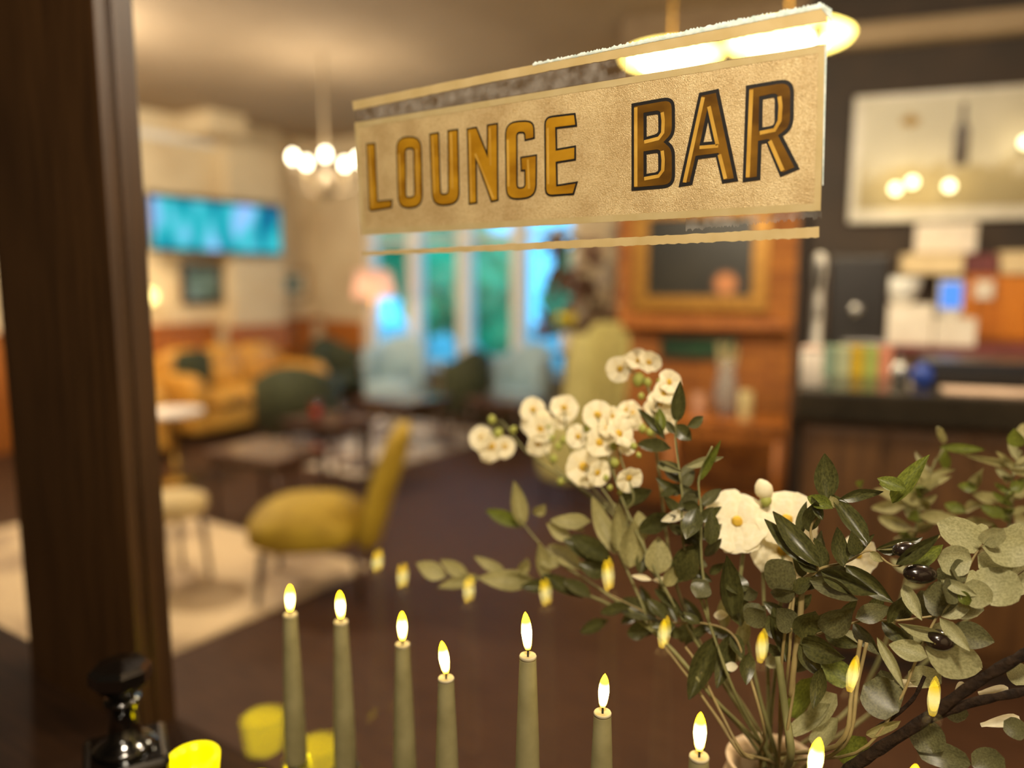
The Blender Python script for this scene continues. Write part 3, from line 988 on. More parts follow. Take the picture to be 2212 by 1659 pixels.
# console with vase and candles in front of the chimney breast
q = bw(-.36, 1.62)
t = thing('console_table', 'orange-brown wooden console against the chimney breast', 'table', (q.x, q.y, 0), BA)
MB().box((-.34, -.18, .67), (.34, .18, .70), bev=.005).build('tabletop', M_orangewood, t)
MB().box((-.31, -.15, .58), (.31, .15, .67)).build('drawer_box', M_orangewood, t)
for x in (-.16, .16):
    MB().box((x - .13, -.158, .595), (x + .13, -.15, .66), bev=.003).build('drawer_front', M_orangewood, t)
    MB().ball((x, -.168, .627), .012).build('knob', M_brass, t, smooth=True)
legs(t, (-.3, .3), (-.14, .14), .6, .02, .026, M_orangewood)
MB().box((-.31, -.15, .16), (.31, .15, .185)).build('lower_shelf', M_orangewood, t)
q = bw(-.37, 1.66, .70)
t = thing('glass_vase', 'tall clear glass vase of dried stems on the wooden console', 'vase', q)
MB().lathe([(.05, 0), (.06, .01), (.075, .12), (.06, .22), (.045, .27), (.06, .33), (.057, .33), (.041, .27), (.056, .22), (.07, .12), (.055, .014), (.001, .012)], seg=24, cap=False).build('glass_body', thin_glass('vase_glass', tint=(.84, .82, .84), ior=1.5, haze=.35), t, smooth=True)
for k in range(7):
    a = k * .9
    MB().tube([(.01 * math.cos(a), .01 * math.sin(a), .03), (.03 * math.cos(a), .03 * math.sin(a), .25), (.06 * math.cos(a), .06 * math.sin(a), .40 + .01 * k)], .004, seg=6).build('dried_stem', M_creamfab, t)
M_candlew = mat('ivory_wax', (230, 214, 160), (214, 196, 140), rough=.6, trans=.2)
M_candlep = mat('blush_wax', (216, 164, 130), (200, 148, 116), rough=.6, trans=.2)
for u, v, h, m, lab in ((-.25, 1.56, .17, M_candlew, 'ivory pillar candle on the console beside the glass vase'), (-.52, 1.58, .14, M_candlep, 'blush pillar candle at the window end of the console')):
    q = bw(u, v, .70)
    t = thing('pillar_candle', lab, 'candle', q)
    MB().lathe([(.036, 0), (.038, .004), (.038, h - .006), (.034, h), (.001, h - .004)], seg=24, cap=False).build('wax_body', m, t, smooth=True)
    MB().tube([(0, 0, h - .006), (0, 0, h + .012)], .0018).build('wick', M_wick, t)

# dried flower arrangement in a tall vase by the window end of the chimney breast
t = thing('dried_arrangement', 'large brown and dusky pink dried flower arrangement behind the wing chair', 'plant', (-3.1, 5.8, 0))
MB().lathe([(.10, 0), (.14, .05), (.16, .3), (.10, .52), (.07, .6), (.085, .66), (.075, .66), (.06, .6)], seg=24).build('floor_vase', mat('brown_stoneware', (92, 66, 44), (70, 50, 34), rough=.5), t, smooth=True)
rd = random.Random(5)
M_dry = [mat('dried_brown', (96, 66, 40), (74, 48, 28), rough=.9), mat('dusky_pink', (150, 104, 92), (124, 82, 72), rough=.9), mat('pale_dried', (176, 164, 150), (150, 138, 124), rough=.9)]
for k in range(34):
    a, e = rd.uniform(0, 6.28), rd.uniform(.1, 1)
    top = Vector((math.cos(a) * .42 * e, math.sin(a) * .34 * e, 1.0 + rd.uniform(.05, 1.0)))
    st = MB().tube([(0, 0, .5), (top.x * .4, top.y * .4, .9), top], [.006, .005, .003], seg=5).build('stem', M_dry[0], t)
    h = MB()
    for j in range(9):
        g = bmesh.ops.create_icosphere(h.bm, subdivisions=1, radius=rd.uniform(.02, .045))
        bmesh.ops.translate(h.bm, vec=top + Vector((rd.uniform(-.07, .07), rd.uniform(-.07, .07), rd.uniform(-.08, .08))), verts=g['verts'])
    h.build('flower_head', M_dry[k % 3 if k % 4 else 0], t)
q = spot(1222, 688, dist=5.7)
t = thing('yellow_flower_vase', 'bunch of yellow flowers on a slim stand beside the wing chair back', 'flowers', (q.x, q.y, 0))
MB().lathe([(.13, 0), (.13, .015), (.02, .03), (.018, .95), (.10, .97), (.10, .985)], seg=20).build('stand', M_walnut, t, smooth=True)
MB().lathe([(.03, .985), (.045, 1.02), (.03, 1.10), (.035, 1.13), (.028, 1.13)], seg=18).build('vase', M_stone, t, smooth=True)
for k in range(9):
    a = k * 2.4
    MB().tube([(0, 0, 1.08), (math.cos(a) * .05, math.sin(a) * .05, q.z - .03 + .012 * (k % 4))], .003, seg=5).build('stem', M_dkgreen, t)
    MB().ball((math.cos(a) * .05, math.sin(a) * .05, q.z - .02 + .012 * (k % 4)), .028, u=10, v=8).build('bloom', mat('yellow_petals', (214, 196, 30), (190, 170, 20), rough=.7), t, smooth=True)

# ---------------------------------------------------------------- the bar
M_bartop = mat('black_bar_top', (46, 40, 30), (34, 30, 22), rough=0.22, scale=8)
M_barfront = mat('brown_bar_panels', (104, 70, 34), (78, 50, 22), rough=0.5, scale=4, stretch=(8, 8, .8), bump=.03)
t = thing('bar_counter', 'long bar counter with black top over brown panelled front', 'bar', BO, BA)
MB().box((0, -.03, .985), (2.6, .62, 1.10), bev=.01).build('counter_top', M_bartop, t)
MB().box((.03, .04, .08), (2.6, .58, .985)).build('body', M_barfront, t)
for k in range(9):
    MB().box((.05 + k * .285, .022, .14), (.05 + k * .285 + .25, .04, .95), bev=.006).build('front_panel', M_barfront, t)
MB().box((.03, .06, 0), (2.6, .56, .08)).build('plinth', M_blackwall, t)

M_blk = MATS['black_plastic']
M_paper = mat('white_card', (232, 222, 206), (220, 208, 190), rough=.7)
M_greyw = mat('off_white_enamel', (206, 200, 186), (192, 186, 170), rough=.35)
M_steel = mat('brushed_steel', (180, 178, 172), (160, 158, 152), rough=.25, metal=.9)
M_maroon = mat('maroon_card', (120, 56, 56), (96, 42, 42), rough=.6)
q = bw(.065, .25, 1.10)
t = thing('beer_tap', 'tall off-white beer tap column on the bar end', 'beer tap', q, BA)
MB().lathe([(.05, 0), (.05, .012), (.022, .025), (.020, .40), (.026, .43), (.026, .50), (.012, .515)], seg=20).build('column', M_greyw, t, smooth=True)
MB().tube([(0, 0, .30), (0, -.07, .30), (0, -.085, .26)], .009).build('spout', M_steel, t, smooth=True)
MB().tube([(0, 0, .36), (0, -.05, .40), (0, -.06, .47)], [.008, .009, .013]).build('handle', M_blk, t, smooth=True)
q = bw(.05, .10, 1.10)
t = thing('cream_canister', 'cream cylindrical canister with pink side on the bar end', 'canister', q, BA)
MB().lathe([(.036, 0), (.040, .004), (.040, .135), (.036, .14)], seg=24).build('body', M_paper, t, smooth=True)
MB().lathe([(.041, .138), (.041, .152), (.03, .156)], seg=24).build('lid', mat('blush_lid', (226, 196, 176)), t, smooth=True)
tins = [((150, 176, 150), 'grey green'), ((206, 214, 170), 'pale green'), ((224, 186, 40), 'yellow'), ((178, 192, 96), 'olive green'), ((232, 150, 116), 'coral pink')]
for k, (c, nm) in enumerate(tins):
    q = bw(.13 + k * .055, .50, 1.10)
    t = thing('tea_tin', nm + ' tin in the row on the bar counter', 'tin', q, BA, 'row of coloured tins on the bar')
    MB().box((-.024, -.03, 0), (.025, .03, .115), bev=.004).build('body', mat('tin_' + str(k), c, rough=.4), t)
    MB().box((-.026, -.031, .115), (.026, .031, .128), bev=.003).build('lid', mat('tin_' + str(k), c), t)
q = bw(.28, .82, 0)
t = thing('coffee_machine', 'black coffee machine with a silver dial behind the coloured tins', 'coffee machine', q, BA)
MB().box((-.17, -.1, .0), (.17, .3, 1.02), bev=.005).build('stand', M_blackwall, t)
MB().box((-.155, -.08, 1.02), (.10, .10, 1.62), bev=.02).build('body', M_blk, t)
pt = MB().lathe([(.028, 0), (.028, .02), (.02, .026), (.001, .026)], seg=20, cap=False).build('dial', M_steel, t, smooth=True)
pt.rotation_euler = (math.pi / 2, 0, 0)
pt.location = (-.035, -.08, 1.375)
MB().box((-.09, -.14, 1.20), (.09, -.08, 1.24), bev=.008).build('group_head', M_steel, t)
MB().box((-.12, -.16, 1.02), (.12, -.08, 1.05), bev=.005).build('drip_tray', M_steel, t)
for u, v, m, nm, z in ((.385, .30, M_steel, 'silver round shaker top standing by the coloured tins', .045), (.455, .24, mat('blue_glaze', (36, 76, 170), (26, 56, 140), rough=.25), 'small blue round pot on the bar counter', .04)):
    q = bw(u, v, 1.10)
    t = thing('round_pot', nm, 'pot', q, BA)
    MB().lathe([(.02, 0), (.034, .012), (.040, z), (.034, z + .03), (.018, z + .042)], seg=20).build('body', m, t, smooth=True)
    MB().ball((0, 0, z + .048), .010, u=10, v=8).build('knob', m, t, smooth=True)
q = bw(.88, .38, 1.10)
t = thing('till', 'low black till on the bar counter below the maroon shelf', 'till', q, BA)
MB().box((-.40, -.12, 0), (.40, .2, .06), bev=.006).build('drawer', M_blk, t)
MB().box((-.40, -.12, .062), (.40, .2, .095), bev=.006).build('body', mat('dark_navy_plastic', (18, 24, 34), rough=.3), t)
MB().box((-.07, -.128, .022), (.07, -.12, .036)).build('drawer_handle', M_steel, t)
q = bw(.86, .09, 1.10)
t = thing('bar_mat', 'beige towelling bar mat along the bar counter edge', 'bar mat', q, BA)
MB().box((-.36, -.055, 0), (.36, .055, .016), bev=.005).build('towel', mat('beige_towelling', (198, 172, 150), (180, 154, 132), rough=.9), t)
MB().box((-.36, -.075, 0), (.36, -.055, .01), bev=.003).build('fringe', mat('beige_towelling', (198, 172, 150)), t)
# back bar
q = bw(1.45, 1.62, 0)
t = thing('back_bar', 'orange wooden back bar cabinet with a maroon shelf edge', 'cabinet', q, BA)
MB().box((-1.0, -.22, 0), (1.2, .46, 1.13)).build('body', M_barfront, t)
MB().box((-1.02, -.25, 1.13), (1.22, .46, 1.172), bev=.006).build('maroon_shelf', M_maroon, t)
MB().box((-.56, .24, 1.172), (1.1, .46, 1.545), bev=.006).build('upper_cabinet', mat('honey_wood', (206, 124, 30), (176, 98, 18), rough=.4, scale=4, stretch=(6, 6, .7)), t)
for k in range(4):
    d_ = MB().box((-.54 + k * .41, .225, 1.19), (-.54 + k * .41 + .39, .24, 1.53), bev=.004).build('cabinet_door', MATS['honey_wood'], t)
    MB().ball((-.50 + k * .41, .217, 1.36), .012).build('knob', M_brass, d_, smooth=True)
def carton(label, u, v, z, w, d, h, m, cat='box', name='carton'):
    q = bw(u, v, z)
    t = thing(name, label, cat, q, BA)
    MB().box((-w / 2, -d / 2, 0), (w / 2, d / 2, h), bev=.004).build('carton_body', m, t)
    MB().box((-w / 2 - .002, -d / 2 - .002, h), (w / 2 + .002, d / 2 + .002, h + .012), bev=.003).build('lid', m, t)
    return t
carton('large white carton on the maroon shelf nearest the coffee machine', .56, 1.52, 1.172, .225, .16, .20, M_paper)
carton('low white carton on the maroon shelf under the blue display', .775, 1.50, 1.172, .19, .16, .13, M_paper)
q = bw(.53, 1.52, 1.386)
t = thing('white_bowl', 'round white bowl on top of the large white carton', 'bowl', q)
MB().lathe([(.03, 0), (.05, .012), (.085, .09), (.088, .13), (.082, .13), (.078, .09), (.045, .018), (.001, .014)], seg=24, cap=False).build('bowl_body', M_white, t, smooth=True)
MB().lathe([(.084, .13), (.092, .134), (.092, .140), (.084, .140)], seg=24).build('rim', M_white, t, smooth=True)
q = bw(.755, 1.50, 1.314)
t = thing('small_display', 'small glowing blue display standing on the low white carton', 'screen', q, BA)
MB().box((-.06, -.012, .02), (.06, .012, .20), bev=.006).build('casing', M_greyw, t)
MB().box((-.05, -.016, .05), (.05, -.012, .185)).build('display', glow('blue_display', (90, 150, 240), .9), t)
MB().box((-.04, -.03, 0), (.04, .03, .02), bev=.004).build('foot', M_greyw, t)
carton('long cream box on top of the honey wood cabinet', .715, 1.90, 1.545, .30, .16, .10, mat('cream_card', (226, 204, 160), (210, 186, 142), rough=.7))
carton('maroon box on top of the honey wood cabinet', .955, 1.92, 1.545, .16, .14, .10, M_maroon)
carton('cream box at the far end of the honey wood cabinet top', 1.16, 1.90, 1.545, .22, .16, .11, MATS['cream_card'])
q = bw(.785, 1.93, 1.667)
t = thing('menu_board', 'plain white card standing on the long cream box', 'sign', q, BA)
MB().box((-.155, -.006, 0), (.155, .006, .165), bev=.002).build('card', M_paper, t)
MB().box((-.155, .0, -.0), (.155, .05, .006)).build('foot', M_paper, t)
q = bw(.975, 1.825, 1.46)
t = thing('paper_note', 'white paper note fixed to the honey wood cabinet door', 'note', q, BA)
MB().box((-.045, -.0, -.05), (.045, .004, .05)).build('sheet', M_paper, t)
MB().ball((0, -.001, .04), .006, u=8, v=6).build('pin', M_brass, t)

# big pale etched picture board above the bar, with added glowing globes standing in for lamp reflections
def board_mat():
    m = mat('etched_picture_glass', (190, 184, 164), (172, 166, 146), rough=.5, scale=3)
    nt = m.node_tree
    P = nt.nodes['Principled BSDF']
    base = P.inputs['Base Color'].links[0].from_socket
    tc = nt.nodes.new('ShaderNodeTexCoord')
    sx = nt.nodes.new('ShaderNodeSeparateXYZ')
    nt.links.new(tc.outputs['Object'], sx.inputs[0])
    nz = nt.nodes.new('ShaderNodeTexNoise')
    nz.inputs['Scale'].default_value = 9
    nz.inputs['Detail'].default_value = 5
    nt.links.new(tc.outputs['Object'], nz.inputs['Vector'])
    # printed townscape: olive-brown, rising from the lower half of the picture
    a = nt.nodes.new('ShaderNodeMath')
    a.operation = 'MULTIPLY_ADD'
    a.inputs[1].default_value = -2.2
    a.inputs[2].default_value = -.08
    nt.links.new(sx.outputs[2], a.inputs[0])
    b = nt.nodes.new('ShaderNodeMath')
    b.operation = 'ADD'
    nt.links.new(a.outputs[0], b.inputs[0])
    nt.links.new(nz.outputs['Fac'], b.inputs[1])
    rp = nt.nodes.new('ShaderNodeValToRGB')
    rp.color_ramp.elements[0].position = .44
    rp.color_ramp.elements[0].color = (0, 0, 0, 1)
    rp.color_ramp.elements[1].position = .62
    rp.color_ramp.elements[1].color = (.8, .8, .8, 1)
    nt.links.new(b.outputs[0], rp.inputs[0])
    mx = nt.nodes.new('ShaderNodeMix')
    mx.data_type = 'RGBA'
    mx.inputs[7].default_value = srgb(138, 122, 70)
    nt.links.new(rp.outputs[0], mx.inputs[0])
    nt.links.new(base, mx.inputs[6])
    nt.links.new(mx.outputs[2], P.inputs['Base Color'])
    return m
q = bw(1.14, 2.10, 2.22)
t = thing('picture_board', 'large pale printed picture board with a dark bottle shape above the bar', 'picture', q, BA)
MB().box((-.86, -.05, -.365), (.86, -.01, .365), bev=.006).build('backing', M_greyw, t)
MB().box((-.82, -.056, -.29), (.82, -.05, .34)).build('printed_glass', board_mat(), t)
pt = MB().lathe([(.001, -.16), (.036, -.155), (.036, .04), (.014, .09), (.012, .19), (.001, .195)], seg=16, cap=False).build('bottle_motif', mat('dark_bottle_print', (58, 42, 26), (44, 32, 20), rough=.4), t, smooth=True)
pt.location = (-.29, -.056, .10)
pt.scale = (1, .12, 1)
pt = MB().lathe([(.001, -.03), (.05, -.01), (.05, .02), (.001, .05)], seg=14, cap=False).build('crest_motif', mat('gold_print', (150, 122, 60)), t, smooth=True)
pt.location = (-.56, -.056, .20)
pt.scale = (1, .1, 1)
M_globe = glow('reflected_globe_glow', (255, 236, 176), 5.0)  # emissive stand-in for room lamps mirrored in the board
for u, z, lab in ((.515, 2.035, 'glowing globe standing for a lamp reflection nearest the chimney breast, in front of the picture board'), (.60, 2.07, 'glowing globe standing for a lamp reflection beside the first one, slightly higher on the picture board'), (.79, 2.04, 'single glowing globe standing for a lamp reflection under the dark bottle shape'), (1.145, 2.26, 'glowing globe standing for a lamp reflection high on the picture board past the bottle shape')):
    q = bw(u, 2.0, z)
    t = thing('reflected_globe', lab, 'lamp', q, BA, 'globes standing for lamp reflections on the picture board')
    MB().ball((0, -.04, 0), .026).build('bulb', M_globe, t, smooth=True)
    MB().tube([(0, .05, -.02), (0, .0, -.04), (0, -.04, -.03)], .006).build('bracket', M_brass, t, smooth=True)
    lamp_light('reflected_globe_light', (0, -.09, 0), .7, (1, .74, .38), .03, t)

# ---------------------------------------------------------------- lamps of the lounge
WARM = (1.0, .86, .66)
M_disc = glow('opal_disc', (255, 222, 110), 6.0)
M_disc_mid = glow('opal_disc_centre', (255, 240, 200), 14.0)
for (px, py, dd, r, lab) in ((1450, 130, 3.5, .225, 'round opal pendant lamp nearer the chimney breast'), (1702, 93, 3.15, .25, 'round opal pendant lamp over the bar end')):
    q = spot(px, py, dist=dd)
    t = thing('pendant_lamp', lab, 'lamp', q, 0, 'opal pendant lamps over the bar')
    MB().lathe([(.001, -.012), (r * .7, -.010), (r * .96, .004), (r, .02), (r * .9, .034), (r * .4, .05), (.03, .06)], seg=40, cap=False).build('opal_disc', M_disc, t, smooth=True)
    MB().lathe([(.001, -.018), (r * .55, -.015), (r * .62, -.008)], seg=32, cap=False).build('lit_centre', M_disc_mid, t, smooth=True)
    MB().tube([(0, 0, .055), (0, 0, ZC - q.z - .02)], .008, seg=10).build('rod', M_brass, t)
    MB().lathe([(.06, ZC - q.z - .03), (.06, ZC - q.z)], seg=20).build('ceiling_rose', M_brass, t)
    lamp_light('pendant_light', (0, 0, -.09), 26, (1, .84, .58), .15, t)

# candle-arm chandelier
q = spot(703, 345, dist=5.9)
t = thing('chandelier', 'white armed chandelier with glowing candle bulbs before the cream pier', 'chandelier', q)
M_bulb = glow('candle_bulb', (255, 240, 200), 12.0)
M_ivory = mat('aged_ivory_metal', (150, 132, 100), (128, 110, 80), rough=.5)
MB().tube([(0, 0, -.18), (0, 0, ZC - q.z)], .012, seg=10).build('stem', M_ivory, t)
MB().lathe([(.01, -.30), (.05, -.26), (.07, -.2), (.04, -.14), (.02, -.1)], seg=18).build('bowl', M_ivory, t, smooth=True)
for k in range(5):
    a = k * 2 * math.pi / 5 + .5
    x, y = math.cos(a) * .25, math.sin(a) * .25
    am = MB().tube(smooth_path([(0, 0, -.2), (x * .5, y * .5, -.25), (x * .95, y * .95, -.18), (x, y, -.10)]), .006, seg=8).build('arm', M_ivory, t, smooth=True)
    MB().lathe([(.03, -.105), (.034, -.09), (.014, -.085), (.014, -.04)], c=(x, y, 0), seg=14).build('candle_cup', M_ivory, am, smooth=True)
    MB().ball((x, y, 0), .026, sc=(1, 1, 1.5)).build('bulb', M_bulb, am, smooth=True)
lamp_light('chandelier_light', (0, 0, -.02), 36, WARM, .2, t)

def shade_lamp(name, label, loc, h, r, m, power, col, floor=False):
    t = thing(name, label, 'lamp', loc)
    MB().lathe([(.11, 0), (.11, .015), (.03, .03), (.012, .05), (.011, h - r * 1.1)], seg=20).build('base', M_brass, t, smooth=True)
    MB().lathe([(r, h - r * 1.3), (r * .78, h), (r * .76, h), (r * .98, h - r * 1.3)], seg=28, cap=False).build('lamp_shade', m, t, smooth=True)
    MB().ball((0, 0, h - r * .8), .035).build('bulb', glow('warm_bulb', (255, 232, 180), 8.0), t, smooth=True)
    lamp_light('lamp_light', (0, 0, h - r * .8), power, col, .05, t)
M_peach = mat('peach_shade', (246, 220, 204), (240, 210, 192), rough=.8, trans=.5)
shade_lamp('floor_lamp', 'peach shaded floor lamp in the corner beside the far window', (-6.15, 6.45, 0), 1.64, .24, M_peach, 9, (1, .80, .62))
q = spot(333, 655, dist=7.35)
t = thing('wall_lamp', 'small glowing wall lamp beside the brown post above the dado', 'lamp', (XL + .02, q.y + .12, q.z))
pt = MB().lathe([(.05, -.05), (.05, .05)], seg=16).build('back_plate', M_brass, t)
pt.rotation_euler = (0, math.pi / 2, 0)
MB().tube([(0, 0, 0), (.12, 0, -.02), (.16, 0, .01)], .009).build('arm', M_brass, t, smooth=True)
MB().ball((.17, 0, .06), .075).build('globe_shade', glow('amber_globe', (255, 226, 140), 3.2), t, smooth=True)
lamp_light('wall_lamp_light', (.28, 0, .06), 8, (1, .70, .36), .06, t)

# added unseen ceiling lamps that light lounge and hall, above the frame
M_opal = glow('added_lamp_glass', (255, 226, 170), 3.0)
for (x, y, zc, pw, lab, nm) in ((-5.4, 2.4, ZC, 230, 'added unseen round ceiling lamp over the cream rug', 'added_ceiling_lamp'), (-1.2, 1.7, ZC, 45, 'added unseen round ceiling lamp just inside the glazed screen', 'added_ceiling_lamp'), (.55, 2.3, ZC, 90, 'added unseen round ceiling lamp in front of the bar', 'added_ceiling_lamp'), (.25, -.35, 2.9, 155, 'added unseen round ceiling lamp in the hall before the glass', 'added_ceiling_lamp'), (.9, -1.6, 2.9, 40, 'added unseen round ceiling lamp further back in the hall', 'added_ceiling_lamp')):
    t = thing(nm, lab, 'lamp', (x, y, zc))
    MB().lathe([(.17, -.02), (.17, 0)], seg=24).build('base_plate', M_brass, t)
    MB().lathe([(.15, -.02), (.15, -.05), (.11, -.085), (.001, -.10)], seg=24, cap=False).build('opal_shade', M_opal, t, smooth=True)
    lamp_light('added_ceiling_light', (0, 0, -.2), pw, WARM, .12, t)
# ---------------------------------------------------------------- flowers and foliage behind the glass, in a cream pot
M_olive = mat('olive_leaf', (86, 86, 46), (54, 55, 27), rough=.36, scale=14, trans=.22, spec=.5)
M_olivel = mat('olive_leaf_underside', (168, 160, 108), (138, 132, 84), rough=.6, scale=14, trans=.3)
M_fresh = mat('fresh_green_leaf', (120, 128, 48), (84, 92, 32), rough=.5, scale=14, trans=.35)
M_euc = mat('eucalyptus_leaf', (170, 166, 122), (140, 138, 96), rough=.6, scale=18, trans=.28)
M_eucd = mat('grey_eucalyptus_leaf', (104, 102, 68), (74, 73, 46), rough=.42, scale=18, trans=.2)
M_petal = mat('cream_white_petal', (248, 240, 212), (238, 228, 190), rough=.6, scale=10, trans=.35)
M_heart = mat('yellow_flower_heart', (214, 176, 50), (180, 140, 30), rough=.8, scale=60, bump=.4)
M_bud = mat('green_bud', (190, 190, 96), (150, 156, 66), rough=.6, scale=20, trans=.2)
M_stem = mat('tan_stem', (150, 132, 84), (118, 102, 62), rough=.7, scale=20)
M_stemg = mat('green_stem', (128, 124, 76), (98, 96, 54), rough=.7, scale=20)
M_twig = mat('dark_twig_bark', (40, 28, 17), (22, 15, 9), rough=.9, scale=90, bump=.8, spec=.15)
M_fruit = mat('black_olive_skin', (34, 24, 18), (20, 12, 10), rough=.18, scale=6, coat=.5)

KEYS = [(800, 1.30), (1040, 1.26), (1250, 1.14), (1470, 1.0), (1650, .94), (1800, .88), (1950, .85), (2300, .82)]
def foliage_depth(px):
    for (a, da), (b, db) in zip(KEYS, KEYS[1:]):
        if px <= b:
            k = max(0, (px - a) / (b - a))
            return da + (db - da) * k
    return KEYS[-1][1]
rl = random.Random(21)
def leaf_mesh(name, kind, bend, fold, m):
    """leaf of unit length along Y, unit width along X, with a folded midrib and a bend"""
    n = 8
    prof = {'lance': lambda t: math.sin(math.pi * t ** .85) ** .8 * (1 - .15 * t), 'round': lambda t: math.sqrt(max(0, 1 - (2 * t ** .92 - 1) ** 2)) ** .85, 'petal': lambda t: (t ** .6) * math.sqrt(max(0, 1 - t ** 5))}[kind]
    vs, fs = [], []
    for i in range(n + 1):
        t = i / n
        w = .5 * prof(t) if 0 < i < n else (.02 if kind != 'petal' else .12)
        z = bend * (t * t - .25 * t)
        y = t * (1 - .18 * abs(bend) * t)
        rip = .02 * math.sin(t * 9)
        for sx in (-1, -.5, 0, .5, 1):
            vs.append((sx * w, y, z + fold * w * (abs(sx) ** 1.3) * .8 + (rip * abs(sx) if kind != 'petal' else 0) - (0.012 if sx == 0 else 0)))
    for i in range(n):
        for j in range(4):
            a = i * 5 + j
            fs.append((a, a + 1, a + 6, a + 5))
    me = bpy.data.meshes.new(name)
    me.from_pydata(vs, [], fs)
    for p in me.polygons:
        p.use_smooth = True
    me.materials.append(m)
    return me
LEAVES = {}
def leaf_data(kind, m, var):
    k = (kind, m.name, var)
    if k not in LEAVES:
        b, f = [(.10, .35), (.28, .5), (-.22, .3), (.45, .25)][var]
        LEAVES[k] = leaf_mesh('leaf' if kind != 'petal' else 'petal', kind, b, f, m)
    return LEAVES[k]
VIEW = Vector((0, 0, EYE))
def put_leaf(parent, base, tip, w, kind, m, roll=None, var=None, name='leaf'):
    """base and tip are world points, w a real width"""
    ax = tip - base
    L = ax.length
    y = ax / L
    view = (VIEW - (base + tip) / 2).normalized()
    x = y.cross(view)
    x.normalize()
    r = rl.uniform(-.7, .7) if roll is None else roll
    x = (Matrix.Rotation(r, 3, y) @ x).normalized()
    z = x.cross(y)
    o = bpy.data.objects.new(name, leaf_data(kind, m, rl.randrange(4) if var is None else var))
    COL.objects.link(o)
    o.parent = parent
    M = Matrix(((x.x * w, y.x * L, z.x * L), (x.y * w, y.y * L, z.y * L), (x.z * w, y.z * L, z.z * L))).to_4x4()
    M.translation = base
    o.matrix_world = M
    o.matrix_parent_inverse = Matrix.Translation(-Vector(parent.location))
    o.matrix_basis = M
    return o
def W_(fr, x, y, off=0.0):
    px, py = fr[0] + x / fr[2], fr[1] + y / fr[2]
    q = spot(px, py, dist=foliage_depth(px) + off)
    if q.y < .862:
        q = spot(px, py, Y=.862)
    return q
def size_at(fr, x, n):
    return n / fr[2] / FOC * foliage_depth(fr[0] + x / fr[2])
POT = Vector((-.238, 1.0, .58))
MOUTH = POT + Vector((0, 0, .26))
def branch(name, label, cat, group=None):
    return thing(name, label, cat, MOUTH, 0, group)
def stem(parent, fr, pts, r0, r1, m, off=0.0, to_pot=True, name='stem', rel=None):
    P = [W_(fr, x, y, off) for x, y in pts]
    if to_pot:
        jit = Vector((rl.uniform(-.022, .022), rl.uniform(-.022, .022), -.12))
        P = P + [MOUTH + jit * Vector((1, 1, 0)).length * 0 + Vector((rl.uniform(-.022, .022), rl.uniform(-.02, .02), .0)), MOUTH + Vector((rl.uniform(-.015, .015), rl.uniform(-.015, .015), -.14))]
    P = smooth_path(P, 5)
    n = len(P)
    P = [q - MOUTH for q in P]
    if m is M_twig:      # knobbly bark
        return MB().tube(P, [(r0 + (r1 - r0) * i / (n - 1)) * rl.uniform(.86, 1.18) for i in range(n)], seg=9).build(name, m, parent, smooth=True)
    return MB().tube(P, [r0 + (r1 - r0) * i / (n - 1) for i in range(n)], seg=8).build(name, m, parent, smooth=True)
def leaves(parent, fr, rows, m, kind='lance', off=0.0, jit=.015):
    for row in rows:
        x0, y0, x1, y1, w = row[:5]
        mm = row[5] if len(row) > 5 else m
        roll = row[6] if len(row) > 6 else rl.uniform(-.45, .45)
        d = off + rl.uniform(-jit, jit)
        a = W_(fr, x0, y0, d)
        b = W_(fr, x1, y1, d + rl.uniform(-.02, .02))
        put_leaf(parent, a, b, size_at(fr, x0, w) / max(.6, math.cos(roll)) * (1.3 if kind == 'lance' else 1.1), kind, mm, roll=roll)

ZA, ZB, ZCc, ZD, ZE, ZF = (1600, 880, 3.6144), (1600, 1160, 3.325), (1080, 1160, 3.325), (1000, 720, 3.687), (860, 1020, 2.836), (1300, 1050, 5.53)

def along(parent, fr, pts, n, L, w, mats, off=0.0, kind='lance', t0=0.0, t1=1.0):
    """leaves set alternately on a stem"""
    P = [W_(fr, x, y, off) for x, y in pts]
    P = smooth_path(P, 6)
    for k in range(n):
        t = (t0 + (t1 - t0) * (k + .5) / n) * (len(P) - 1)
        i = min(int(t), len(P) - 2)
        base = P[i].lerp(P[i + 1], t - i)
        ax = (P[i] - P[i + 1]).normalized()          # stems are listed from the tip down
        view = (VIEW - base).normalized()
        side = ax.cross(view).normalized() * (1 if k % 2 else -1)
        d = (ax * rl.uniform(.35, 1.0) + side * rl.uniform(.6, 1.0) + view * rl.uniform(-.35, .35)).normalized()
        ln = size_at(fr, pts[0][0], L) * rl.uniform(.75, 1.15)
        tip = base + d * ln
        if tip.y < .862:
            tip.y = .862 + rl.uniform(0, .02)
        put_leaf(parent, base, tip, size_at(fr, pts[0][0], w) * rl.uniform(.85, 1.15), kind, rl.choice(mats), roll=rl.uniform(-.6, .6))

# slim stand under the pot, just inside the glass
t = thing('plant_stand', 'slim dark round stand carrying the cream flower pot', 'stand', (POT.x, POT.y, 0))
MB().lathe([(.001, .555), (.095, .555), (.10, .568), (.095, .58), (.001, .58)], seg=28, cap=False).build('top', M_walnut, t)
MB().lathe([(.10, 0), (.10, .015), (.02, .03), (.017, .54), (.05, .556)], seg=20).build('column', M_walnut, t, smooth=True)
